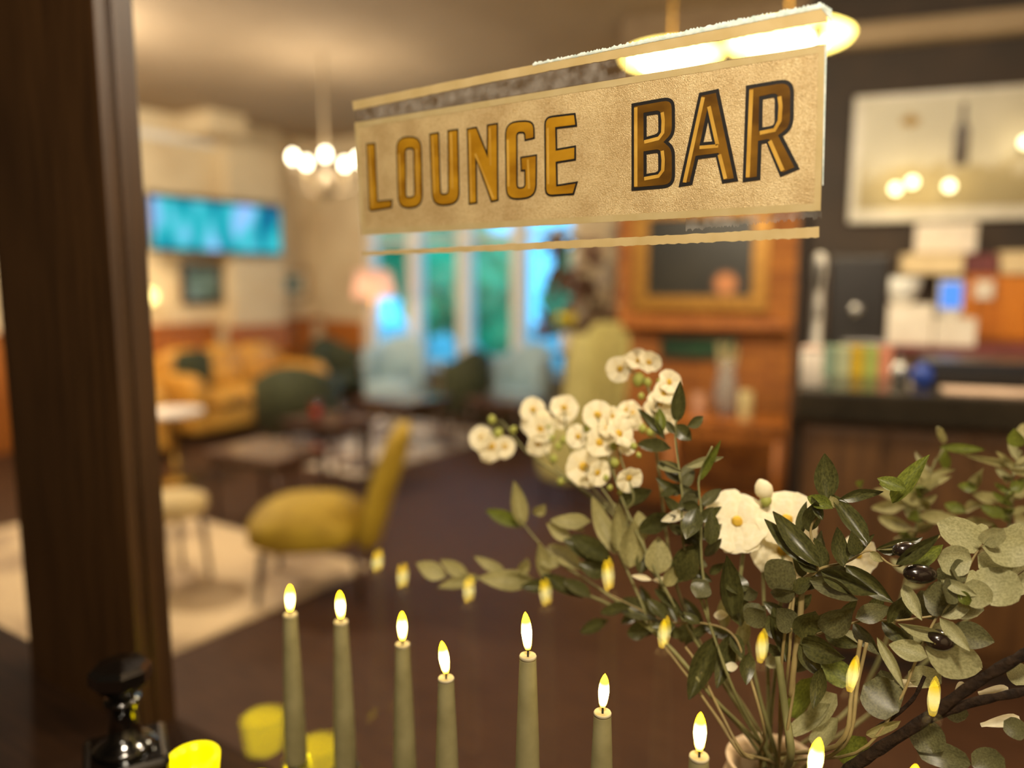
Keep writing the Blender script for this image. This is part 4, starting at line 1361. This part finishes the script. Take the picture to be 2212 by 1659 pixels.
# cream pot
t = thing('flower_pot', 'cream ceramic pot holding the stems behind the glass', 'pot', POT)
MB().lathe([(.055, 0), (.075, .02), (.088, .12), (.078, .21), (.062, .255), (.058, .268), (.062, .279), (.060, .281), (.052, .272), (.050, .258), (.066, .21), (.076, .12), (.06, .03), (.001, .025)], seg=36, cap=False).build('pot_body', mat('cream_glaze', (214, 188, 150), (196, 168, 130), rough=.45, scale=10), t, smooth=True)
MB().lathe([(.001, .20), (.064, .205), (.064, .206), (.001, .212)], seg=24, cap=False).build('moss', mat('dark_moss', (74, 78, 34), (48, 52, 22), rough=.95, scale=60), t)

# --- upper sprig of the front olive branch
b = branch('olive_branch', 'olive branch with upright dark leaves rising highest against the bar front', 'branch', 'olive branches in the cream pot')
stem(b, ZA, [(690, 720), (600, 850), (545, 975), (600, 1265), (430, 1420), (370, 2040)], .0012, .0022, M_stem)
leaves(b, ZA, [(668, 720, 640, 338, 150, M_olive, .15), (535, 970, 548, 635, 116, M_olive, .3), (722, 790, 540, 722, 95, M_fresh, .3), (765, 722, 1100, 598, 75, M_olive, .5), (1080, 598, 1290, 640, 80, M_fresh, -.4),
               (1185, 748, 1455, 360, 112, M_fresh, -.25), (700, 690, 760, 800, 60, M_olivel), (1290, 640, 1065, 560, 90, M_fresh, .3), (470, 1000, 500, 730, 70, M_olive), (640, 880, 560, 700, 60, M_olive)], M_olive)
# --- front olive branch with fruit
b = branch('olive_branch', 'olive branch with two black olives hanging below its long leaves', 'branch', 'olive branches in the cream pot')
stem(b, ZA, [(1560, 1000), (1240, 1240), (1010, 1120), (830, 1205), (600, 1270), (420, 1440), (320, 2000)], .001, .0022, M_stem)
leaves(b, ZA, [(990, 1060, 693, 678, 120, M_olive, .35), (805, 1245, 688, 905, 105, M_olive, .4), (620, 1245, 252, 866, 140, M_olive, .2), (592, 1262, 186, 952, 118, M_olive, .35), (402, 1208, 198, 1432, 225, M_eucd, .1),
               (538, 1345, 1038, 1480, 118, M_eucd, .3), (630, 1280, 1140, 1450, 125, M_olive, .25), (818, 1232, 1205, 1520, 125, M_olive, .3), (900, 1152, 872, 975, 92, M_olive, .2), (1058, 1106, 1442, 1040, 92, M_olive, .5),
               (1212, 1226, 1568, 952, 86, M_olive, .2), (1335, 1238, 1578, 1062, 96, M_fresh, .3), (1060, 1110, 1400, 1060, 40, M_olivel, 0), (980, 1090, 960, 960, 60, M_olive), (1010, 1130, 1130, 1200, 60, M_olivel), (640, 1270, 560, 1010, 110, M_olive, .4), (600, 1280, 420, 1180, 90, M_olive, .3),
               (430, 1440, 200, 1480, 100, M_eucd), (420, 1440, 560, 1330, 90, M_olive)], M_olive)
def fruit(parent, fr, x, y, w, h, tilt, off=-.005):
    c = W_(fr, x, y, off)
    r = size_at(fr, x, h) / 2
    o = MB().ball((0, 0, 0), r, sc=(w / h, 1, 1), u=18, v=12).build('olive', M_fruit, parent, smooth=True)
    o.location = c - MOUTH
    o.rotation_euler = (0, tilt, YAW)
    return o
along(b, ZA, [(830, 1205), (600, 1270), (420, 1440), (360, 1700)], 9, 330, 130, (M_olive, M_olive, M_eucd), off=.03)
fruit(b, ZA, 1285, 1108, 200, 118, -.1)
fruit(b, ZA, 1400, 1300, 262, 152, .05)

# --- eucalyptus at the right
b = branch('eucalyptus_branch', 'eucalyptus branch with broad pale round leaves above the dark twigs', 'branch')
stem(b, ZA, [(1880, 1080), (1800, 1210), (1700, 1460), (1530, 1640), (1360, 2000), (1230, 2300), (900, 2700)], .001, .002, M_stem)
stem(b, ZA, [(2240, 1180), (2050, 1120), (1880, 1080)], .0008, .0012, M_stem, to_pot=False, name='side_twig')
stem(b, ZA, [(2230, 1260), (2000, 1400), (1760, 1390)], .0008, .0012, M_stem, to_pot=False, name='side_twig')
leaves(b, ZA, [(1880, 1075, 1552, 900, 220, M_euc, .15), (1805, 1195, 1512, 1175, 215, M_euc, -.2), (1885, 1088, 2240, 1075, 270, M_euc, .15), (1790, 1385, 2210, 1430, 265, M_euc, -.15), (1885, 1060, 2060, 935, 130, M_euc, .3), (1900, 1060, 1860, 920, 90, M_euc, .4),
               (1560, 1345, 1865, 1475, 95, M_euc, .2), (1760, 1400, 1850, 1300, 110, M_euc), (1700, 1460, 1460, 1400, 170, M_eucd, .2), (1690, 1470, 1830, 1500, 90, M_fresh, .3), (1850, 1150, 2120, 1250, 200, M_euc, .3), (1760, 1300, 1600, 1250, 150, M_eucd, .3), (2050, 1120, 2230, 960, 200, M_euc, .2), (1740, 1380, 1960, 1540, 190, M_euc, .3), (2010, 1400, 2240, 1300, 200, M_euc, .3)], M_euc, kind='round')
along(b, ZA, [(1700, 1460), (1530, 1640), (1360, 2000), (1230, 2300)], 7, 260, 190, (M_euc, M_eucd), off=.03, kind='round')

# --- lower olive branch with one fruit
b = branch('olive_branch', 'low olive branch with a single black olive between grey leaves', 'branch', 'olive branches in the cream pot')
stem(b, ZB, [(1440, 560), (1130, 600), (860, 605), (560, 695), (400, 750), (380, 1100), (330, 1450)], .001, .0022, M_stem)
stem(b, ZB, [(440, 360), (425, 600), (390, 860), (360, 1150)], .0035, .0035, M_stem, to_pot=False, name='pale_cane')
leaves(b, ZB, [(40, 622, 190, 498, 135, M_eucd, .2), (372, 672, 228, 488, 140, M_eucd, .25), (428, 722, 525, 440, 145, M_olive, .3), (590, 682, 845, 450, 155, M_eucd, .15), (825, 582, 1072, 500, 115, M_eucd, .1),
               (440, 752, 822, 862, 145, M_olive, .3), (420, 770, 590, 985, 100, M_olive, .3), (585, 940, 548, 1192, 92, M_olive, .2), (1170, 340, 1312, 606, 85, M_euc, .2), (1130, 620, 1520, 720, 80, M_euc, .3), (1430, 580, 1645, 790, 85, M_euc, .2),
               (1320, 785, 1800, 990, 225, M_euc, .2), (1450, 310, 1712, 432, 72, M_euc, .1), (1440, 572, 1672, 438, 95, M_euc, .3), (1312, 410, 1565, 480, 205, M_eucd, .2), (1500, 650, 1842, 770, 160, M_eucd, .2),
               (1060, 620, 1140, 340, 60, M_olive, .3), (230, 500, 320, 900, 90, M_olive), (1280, 780, 1290, 640, 60, M_euc), (980, 720, 1212, 1100, 62, M_euc, .2), (1342, 862, 1058, 790, 125, M_euc, .3), (200, 560, 300, 740, 120, M_olive, .3), (60, 830, 10, 1040, 90, M_olive)], M_olive)
along(b, ZB, [(1130, 600), (860, 605), (560, 695), (400, 750), (380, 1000)], 12, 280, 125, (M_olive, M_eucd, M_olive), off=.03)
fruit(b, ZB, 1430, 742, 212, 152, .12)

# --- dark woody branch
b = branch('bare_branch', 'thick dark woody branch forking among grey leaves low on the glass', 'branch')
stem(b, ZB, [(2120, 800), (2035, 845), (1700, 1040), (1270, 1345), (1000, 1520), (760, 1680)], .0052, .0068, M_twig, to_pot=False, name='limb', off=-.01)
stem(b, ZB, [(2120, 1090), (2035, 1110), (1700, 1180), (1450, 1260), (1270, 1345)], .004, .0055, M_twig, to_pot=False, name='limb', off=-.005)
stem(b, ZB, [(1320, 1000), (1240, 1160), (1100, 1290), (980, 1370)], .002, .0025, M_twig, to_pot=False, name='spur', off=.02)
stem(b, ZB, [(760, 1680), (640, 1850), (520, 1980)], .0068, .007, M_twig, to_pot=True, name='limb')
leaves(b, ZB, [(1250, 1510, 1650, 1600, 160, M_eucd, .2), (1660, 1640, 1890, 1570, 170, M_eucd, .2), (1300, 1290, 1380, 1532, 215, M_eucd, .15), (1135, 1255, 878, 1048, 265, M_eucd, .15), (2040, 1062, 1930, 900, 140, M_euc, .2), (1890, 1320, 2060, 1420, 130, M_eucd, .2), (1480, 1190, 1620, 1330, 130, M_eucd, .2), (900, 1420, 1160, 1310, 60, M_olivel, .2)], M_eucd, kind='round', off=.01)
for row in ((1705, 1122, 1922, 1090, 105), (1722, 1350, 2002, 1300, 120), (1420, 1062, 1058, 1050, 75), (1540, 1120, 1600, 1040, 70)):
    a, c = W_(ZB, row[0], row[1], .03), W_(ZB, row[2], row[3], .03)
    put_leaf(b, a, c, size_at(ZB, row[0], row[4]), 'petal', M_petal, roll=.1, var=0, name='white_petal')

# --- fresh leaves low in the pot
b = branch('foliage_branch', 'short stem of fresh bright green leaves just above the pot rim', 'branch')
stem(b, ZB, [(860, 740), (800, 1100), (690, 1500)], .0025, .003, M_stem)
stem(b, ZB, [(270, 860), (320, 1250), (360, 1560)], .0045, .005, M_stemg, name='thick_stem')
stem(b, ZB, [(905, 760), (840, 1050), (740, 1500)], .002, .0025, M_stem)
leaves(b, ZB, [(800, 1062, 568, 880, 175, M_fresh, .2), (522, 1008, 378, 1285, 135, M_fresh, .25), (728, 1622, 905, 1420, 195, M_fresh, .15), (690, 1130, 480, 1350, 150, M_euc, .3), (640, 1200, 430, 1420, 110, M_euc, .4), (300, 860, 190, 930, 90, M_euc, .3), (700, 1300, 560, 1500, 130, M_euc, .3), (860, 740, 720, 700, 90, M_euc, .3)], M_fresh, kind='round', off=.05)

# --- central dark olive sprig
b = branch('olive_branch', 'slim olive branch with one tall upright leaf beside the white blossom', 'branch', 'olive branches in the cream pot')
stem(b, ZD, [(1700, 690), (1690, 830), (1720, 1080), (1745, 1300), (1760, 1700), (1960, 2300), (2180, 2900)], .0012, .0024, M_stemg)
stem(b, ZD, [(1985, 900), (1880, 1150), (1895, 1400), (1900, 1800), (1960, 2300)], .0012, .002, M_stemg, to_pot=False, name='side_stem')
leaves(b, ZD, [(1700, 705, 1728, 362, 95, M_olive, .1), (1788, 742, 1935, 662, 72, M_olive, .3), (1690, 728, 1828, 848, 105, M_olive, .2), (1660, 918, 1355, 866, 98, M_olive, .2), (1612, 850, 1383, 622, 66, M_olive, .3), (1580, 800, 1556, 608, 75, M_fresh, .2),
               (1240, 1345, 1578, 1178, 115, M_olive, .2), (1862, 1182, 2050, 815, 56, M_fresh, .2), (1778, 1062, 2110, 930, 60, M_euc, .3), (1700, 1455, 1458, 1565, 130, M_olive, .2), (1560, 1030, 1780, 1110, 60, M_euc, .2), (1740, 1110, 1560, 1030, 70, M_olive, .4),
               (1700, 1250, 1560, 1290, 60, M_olive, .3), (1880, 1400, 1740, 1330, 80, M_olive), (1900, 1500, 1990, 1380, 80, M_olive), (1690, 800, 1610, 690, 50, M_olive)], M_olive)
along(b, ZD, [(1690, 830), (1720, 1080), (1745, 1300), (1760, 1700)], 10, 230, 95, (M_olive, M_eucd), off=.02, t0=.35)
along(b, ZD, [(1880, 1150), (1895, 1400), (1910, 1700), (1990, 2000)], 11, 240, 100, (M_olive, M_olive, M_eucd), off=.02, t0=.2)
leaves(b, ZF, [(1150, 140, 900, 260, 170, M_eucd), (1140, 260, 1040, 700, 190, M_olive, .3), (1180, 700, 880, 1150, 260, M_olive, .2), (1260, 1130, 1100, 1350, 220, M_eucd, .2), (1560, 1560, 1420, 720, 210, M_olive, .25), (1640, 1300, 1560, 1060, 230, M_olive, .3), (1640, 1300, 1920, 1220, 160, M_eucd, .3), (1740, 1600, 1960, 1420, 240, M_eucd, .2),
               (1060, 310, 730, 440, 110, M_petal, .3), (800, 460, 540, 500, 170, M_olive, .2), (1290, 700, 1330, 280, 150, M_olive, .3), (900, 1150, 1000, 780, 150, M_olive)], M_olive)

# --- dark leaves hanging over the tallest candles
b = branch('olive_branch', 'drooping olive branch whose dark leaves hang above the candle flames', 'branch', 'olive branches in the cream pot')
stem(b, ZCc, [(800, 420), (1000, 520), (1200, 610), (1460, 620), (1660, 690), (1760, 900), (1900, 1400)], .001, .0022, M_stem)
stem(b, ZCc, [(1150, 745), (1370, 1030), (1560, 1300), (1740, 1570)], .0016, .0022, M_stem, name='bare_stem')
stem(b, ZCc, [(1330, 790), (1420, 920), (1600, 1290), (1760, 1570)], .0016, .0022, M_stem, name='bare_stem')
stem(b, ZCc, [(1420, 1100), (1600, 1350), (1720, 1540)], .0014, .002, M_stem, name='bare_stem')
leaves(b, ZCc, [(1560, 702, 1385, 1148, 135, M_olive, .15), (1665, 690, 1610, 1042, 115, M_olive, .3), (780, 596, 603, 688, 76, M_olive, .2), (1130, 602, 800, 428, 135, M_olive, .2), (1110, 372, 1430, 602, 60, M_olive, .2), (1400, 90, 1278, 342, 155, M_olive, .2), (1470, 330, 1408, 462, 125, M_eucd, .2),
                (1732, 642, 1568, 88, 155, M_olive, .2), (1862, 480, 1780, 630, 130, M_eucd, .2), (812, 182, 538, 30, 125, M_olive, .2), (1100, 660, 960, 700, 110, M_olive, .3), (1260, 640, 1120, 660, 90, M_olive, .3), (1250, 640, 1270, 720, 90, M_olive), (1440, 620, 1290, 560, 60, M_olive, .3), (1660, 690, 1740, 900, 80, M_olive), (1200, 600, 1060, 470, 80, M_olive, .4), (940, 500, 760, 560, 70, M_olive, .4)], M_olive)
along(b, ZCc, [(1000, 520), (1200, 610), (1460, 620), (1660, 690), (1760, 900)], 11, 260, 100, (M_olive, M_olive, M_olivel), off=.04)
leaves(b, ZCc, [(1252, 330, 1080, 300, 42, M_petal, .2), (1090, 310, 950, 285, 36, M_petal, .2), (1640, 560, 1545, 565, 60, M_petal, .2), (1740, 780, 1640, 770, 90, M_euc, .2), (1710, 930, 1615, 940, 55, M_petal, .2)], M_petal)

# --- pale olive branch reaching far to the left
b = branch('olive_branch', 'long pale olive branch reaching out sideways over the candle row', 'branch', 'olive branches in the cream pot')
stem(b, ZE, [(230, 620), (420, 640), (640, 650), (900, 680), (1250, 790), (1600, 1010), (1900, 1350)], .0012, .0026, M_stemg)
leaves(b, ZE, [(290, 640, 105, 570, 90, M_olivel, .2), (430, 650, 250, 545, 72, M_olivel, .2), (660, 620, 480, 548, 58, M_olivel, .3), (500, 645, 245, 712, 66, M_olivel, .2), (840, 670, 535, 672, 105, M_olivel, .2), (640, 640, 860, 650, 60, M_olivel, .4), (980, 700, 760, 720, 70, M_olive, .3), (1130, 770, 905, 662, 80, M_olive, .3), (1180, 770, 1000, 640, 70, M_olive, .3)], M_olivel)
b = branch('olive_branch', 'spreading pale olive branch with tall upright leaves under the white blossom', 'branch', 'olive branches in the cream pot')
stem(b, ZE, [(740, 280), (860, 430), (1000, 560), (1300, 760), (1560, 960), (1900, 1350)], .0012, .0026, M_stemg)
stem(b, ZE, [(1330, 190), (1350, 480), (1420, 640), (1560, 960)], .0012, .002, M_stemg, to_pot=False, name='side_stem')
leaves(b, ZE, [(760, 335, 690, 35, 84, M_olivel, .2), (765, 335, 545, 242, 74, M_fresh, .2), (900, 655, 845, 400, 74, M_olivel, .2), (1125, 602, 895, 418, 95, M_olivel, .2), (1332, 505, 1178, 188, 95, M_olivel, .2), (1345, 485, 1335, 155, 88, M_olivel, .2), (1420, 585, 1435, 265, 125, M_olivel, .15), (1480, 622, 1515, 448, 70, M_olive, .2),
               (1585, 625, 1600, 395, 135, M_olivel, .15), (1000, 560, 860, 560, 60, M_olivel, .3), (840, 262, 905, 175, 60, M_olivel, .3), (1140, 360, 1010, 300, 50, M_olivel, .2), (1300, 520, 1060, 460, 110, M_olive, .3), (1300, 620, 1140, 590, 100, M_olive, .3), (1180, 300, 960, 320, 80, M_olivel, .3), (1060, 420, 900, 330, 70, M_olivel, .3), (760, 640, 770, 470, 60, M_olivel, .3), (1500, 420, 1460, 250, 90, M_olivel, .3), (1640, 700, 1700, 560, 70, M_olivel, .3)], M_olivel)

# --- white blossom
PET = None
def flower(parent, c, r, facing, n=5, heart=.30, cup=.55, wide=1.0):
    """an open blossom: petals round a yellow heart, facing the given direction"""
    z = facing.normalized()
    x = z.cross(Vector((0, 0, 1)))
    if x.length < .05:
        x = Vector((1, 0, 0))
    x.normalize()
    y = z.cross(x)
    hd = MB()
    g = bmesh.ops.create_icosphere(hd.bm, subdivisions=2, radius=r * heart)
    for v in g['verts']:
        v.co.z *= .6
        v.co *= rl.uniform(.93, 1.07)
    o = hd.build('flower', M_heart, parent, smooth=True)
    R = Matrix((x, y, z)).transposed()
    o.matrix_basis = Matrix.Translation(c - MOUTH) @ R.to_4x4()
    a0 = rl.uniform(0, 6.28)
    for k in range(n):
        a = a0 + 2 * math.pi * k / n + rl.uniform(-.1, .1)
        d = bpy.data.objects.new('petal', leaf_data('petal', M_petal, rl.choice((0, 1))))
        COL.objects.link(d)
        d.parent = o
        w = wide * r * 2.5 * math.sin(math.pi / n) * rl.uniform(.95, 1.1)
        el = cup + rl.uniform(-.12, .12)
        dirv = Vector((math.cos(a) * math.cos(el), math.sin(a) * math.cos(el), math.sin(el)))
        xx = Vector((-math.sin(a), math.cos(a), 0))
        zz = xx.cross(dirv)
        L = r * rl.uniform(.92, 1.05)
        M = Matrix(((xx.x * w, dirv.x * L, zz.x * L), (xx.y * w, dirv.y * L, zz.y * L), (xx.z * w, dirv.z * L, zz.z * L))).to_4x4()
        M.translation = dirv * r * .08 - Vector((0, 0, r * .06))
        d.matrix_basis = M
    return o
def bud(parent, c, r, m=M_bud):
    o = MB().lathe([(.001, -1.2), (.5, -1.0), (.9, -.4), (1.0, .1), (.75, .7), (.3, 1.15), (.001, 1.3)], seg=12, cap=False).build('bud', m, parent, smooth=True)
    o.scale = (r, r, r)
    o.location = c - MOUTH
    o.rotation_euler = (rl.uniform(-.5, .5), rl.uniform(-.5, .5), 0)
def blossom(label, stems, flowers, buds, off=0.0):
    b = branch('blossom_branch', label, 'flowers', 'white blossom branches in the cream pot')
    for k, pts in enumerate(stems):
        if k:      # side stems join the main one
            stem(b, ZD, pts[:-1] + [stems[0][-2]], .0011, .0018, M_stemg, off=off, to_pot=False, name='side_stem')
        else:
            stem(b, ZD, pts, .0012, .0024, M_stemg, off=off)
    for (x, y, r, fx, fz) in flowers:
        c = W_(ZD, x, y, off + rl.uniform(-.015, .015))
        view = (VIEW - c).normalized()
        right = Vector((_cy, _sy, 0))
        flower(b, c, size_at(ZD, x, r) * 1.25, view + right * fx + Vector((0, 0, fz)), n=rl.choice((6, 7)), wide=1.15)
    for (x, y, r) in buds:
        bud(b, W_(ZD, x, y, off), size_at(ZD, x, r) * .8)
    return b
blossom('white blossom branch with yellow hearted flowers massed beside the dark olive leaf',
        [[(1070, 650), (1130, 900), (1200, 1100), (1300, 1400), (1700, 2200)], [(960, 1060), (1080, 1200), (1300, 1500), (1700, 2200)], [(1240, 800), (1260, 1000), (1360, 1300), (1700, 2200)]],
        [(1072, 652, 96, .0, .15), (1085, 872, 98, .15, .0), (958, 1062, 118, .1, -.1), (920, 825, 80, -.6, .1), (1240, 800, 100, .7, .3), (1070, 1110, 88, .7, -.3), (1150, 760, 70, .5, .5), (1290, 890, 70, .8, .0), (1000, 1160, 60, .0, -.8), (1320, 1150, 90, .3, -.5), (1190, 660, 60, .8, .2)],
        [(1210, 1030, 48), (1360, 900, 36), (1400, 970, 28), (1140, 1150, 28), (1170, 1230, 30), (1250, 1270, 26), (1100, 760, 35), (990, 760, 40), (1200, 900, 40)], .0)
blossom('white blossom branch arching over highest toward the pale green wing chair',
        [[(1250, 280), (1400, 330), (1480, 450), (1520, 700), (1560, 1100), (1760, 2200)], [(1640, 390), (1560, 500), (1530, 800), (1580, 1300), (1760, 2200)]],
        [(1252, 285, 92, -.4, .0), (1400, 225, 92, .0, .9), (1480, 235, 85, .4, .7), (1640, 390, 85, .5, .3), (1600, 480, 80, .2, .3), (1555, 620, 120, .3, .0), (1350, 640, 84, -.4, .2), (1560, 560, 90, .5, .5), (1600, 720, 70, .5, -.4), (1300, 610, 60, -.6, .5), (1330, 230, 60, -.2, .9), (1370, 700, 60, -.3, -.4)],
        [(1400, 370, 66), (1470, 390, 44), (1570, 390, 36), (1490, 790, 42), (1430, 760, 44), (1420, 500, 34)], .06)
blossom('white blossom branch reaching furthest over the dark floor with small clusters',
        [[(230, 830), (300, 700), (520, 960), (800, 1150), (1200, 1450), (1700, 2200)], [(560, 610), (640, 900), (800, 1130), (1200, 1450), (1700, 2200)], [(805, 590), (850, 900), (1000, 1200), (1400, 1600), (1700, 2200)]],
        [(805, 595, 92, .1, .1), (790, 680, 70, .3, -.5), (560, 610, 86, -.2, .3), (620, 760, 98, -.1, .1), (540, 720, 70, -.6, .0), (600, 880, 84, .2, -.5), (150, 835, 84, -.4, .2), (230, 900, 92, .1, -.2), (330, 905, 74, .5, -.1), (210, 960, 60, .0, -.6), (640, 680, 60, .5, .4)],
        [(280, 795, 50), (400, 770, 38), (230, 690, 44), (700, 830, 46), (760, 900, 40), (720, 1000, 44), (690, 740, 40), (800, 850, 42), (780, 1180, 40)], .05)
# --- two large poppies-like blooms
b = branch('white_blooms', 'large flat white blooms with a green bud in front of the orange wood', 'flowers')
stem(b, (0, 0, 1), [(1598, 1120), (1606, 1180), (1600, 1300), (1640, 1500)], .002, .003, M_stemg, off=.06)
stem(b, (0, 0, 1), [(1690, 1120), (1690, 1220), (1680, 1400), (1665, 1560)], .002, .003, M_stemg, off=.08)
stem(b, (0, 0, 1), [(1652, 1060), (1648, 1120), (1650, 1300), (1660, 1500)], .0016, .003, M_stemg, off=.07)
for (x, y, r, off, fx, fz) in ((1592, 1126, 62, .05, -.1, .55), (1700, 1122, 62, .08, .2, .35), (1690, 1190, 60, .08, .2, -.2), (1735, 1225, 46, .12, .9, -.3), (1855, 1200, 44, .12, -.9, .2)):
    c = W_((0, 0, 1), x, y, off)
    flower(b, c, size_at((0, 0, 1), x, r) * 1.1, (VIEW - c).normalized() + Vector((_cy, _sy, 0)) * fx + Vector((0, 0, fz)), n=7, heart=.2, cup=.3, wide=1.45)
bud(b, W_((0, 0, 1), 1650, 1058, .06), size_at((0, 0, 1), 1650, 21), M_petal)
bud(b, W_((0, 0, 1), 1655, 1082, .06), size_at((0, 0, 1), 1650, 13), M_bud)

# --- far pale foliage behind the olive, against the bar front
for bi, (label, st, rows) in enumerate((
    ('far pale green branch with curling leaves against the dark bar counter', [[(1530, 400), (1430, 640), (1380, 900), (1250, 1500), (900, 2300)], [(1590, 300), (1540, 420)]],
     [(1590, 280, 1420, 20, 60), (1550, 310, 1900, 330, 70), (1600, 330, 1600, 520, 75), (1440, 640, 1300, 560, 80), (1440, 620, 1560, 540, 90), (1400, 760, 1180, 660, 90), (1400, 780, 1560, 700, 90), (1390, 860, 1230, 900, 100), (1390, 850, 1600, 880, 100), (1360, 950, 1150, 860, 110), (1380, 940, 1560, 960, 100), (1300, 760, 1130, 800, 110), (1480, 560, 1330, 700, 80), (1350, 1000, 1100, 1010, 100), (1260, 700, 1050, 640, 90), (960, 570, 900, 640, 60)]),
    ('far pale green branch with slender leaves at the end of the bouquet by the bar', [[(2190, 340), (2120, 560), (2100, 900), (1900, 1500), (1000, 2400)]],
     [(2140, 440, 1780, 390, 62), (1800, 620, 1915, 445, 80), (2090, 480, 2250, 500, 60), (2030, 720, 1690, 700, 90), (2000, 800, 2230, 770, 80), (2160, 310, 2140, 150, 110), (2190, 300, 2230, 190, 90), (2110, 700, 1990, 600, 80), (2100, 640, 2220, 600, 90), (2080, 860, 1900, 800, 90), (1900, 760, 1700, 800, 90), (1760, 820, 1600, 760, 90), (2090, 560, 2010, 500, 60), (1850, 640, 1700, 600, 80), (1980, 900, 1760, 900, 110), (2140, 880, 2260, 860, 100)]))):
    b = branch('leafy_branch', label, 'branch', 'far leafy branches in the cream pot')
    for s_ in st:
        stem(b, ZA, s_, .0016, .003, M_stemg, off=.30, to_pot=len(s_) > 2)
    along(b, ZA, st[0][:4], 16, 260, 95, (M_olivel, M_olivel, M_fresh, M_euc), off=.28, t0=.12, t1=.95)
    for row in rows:
        a, c = W_(ZA, row[0], row[1], .28 + rl.uniform(-.04, .04)), W_(ZA, row[2], row[3], .28 + rl.uniform(-.05, .05))
        put_leaf(b, a, c, size_at(ZA, row[0], row[4]) * 1.5, 'lance', rl.choice((M_olivel, M_olivel, M_fresh)), roll=rl.uniform(-.4, .4))
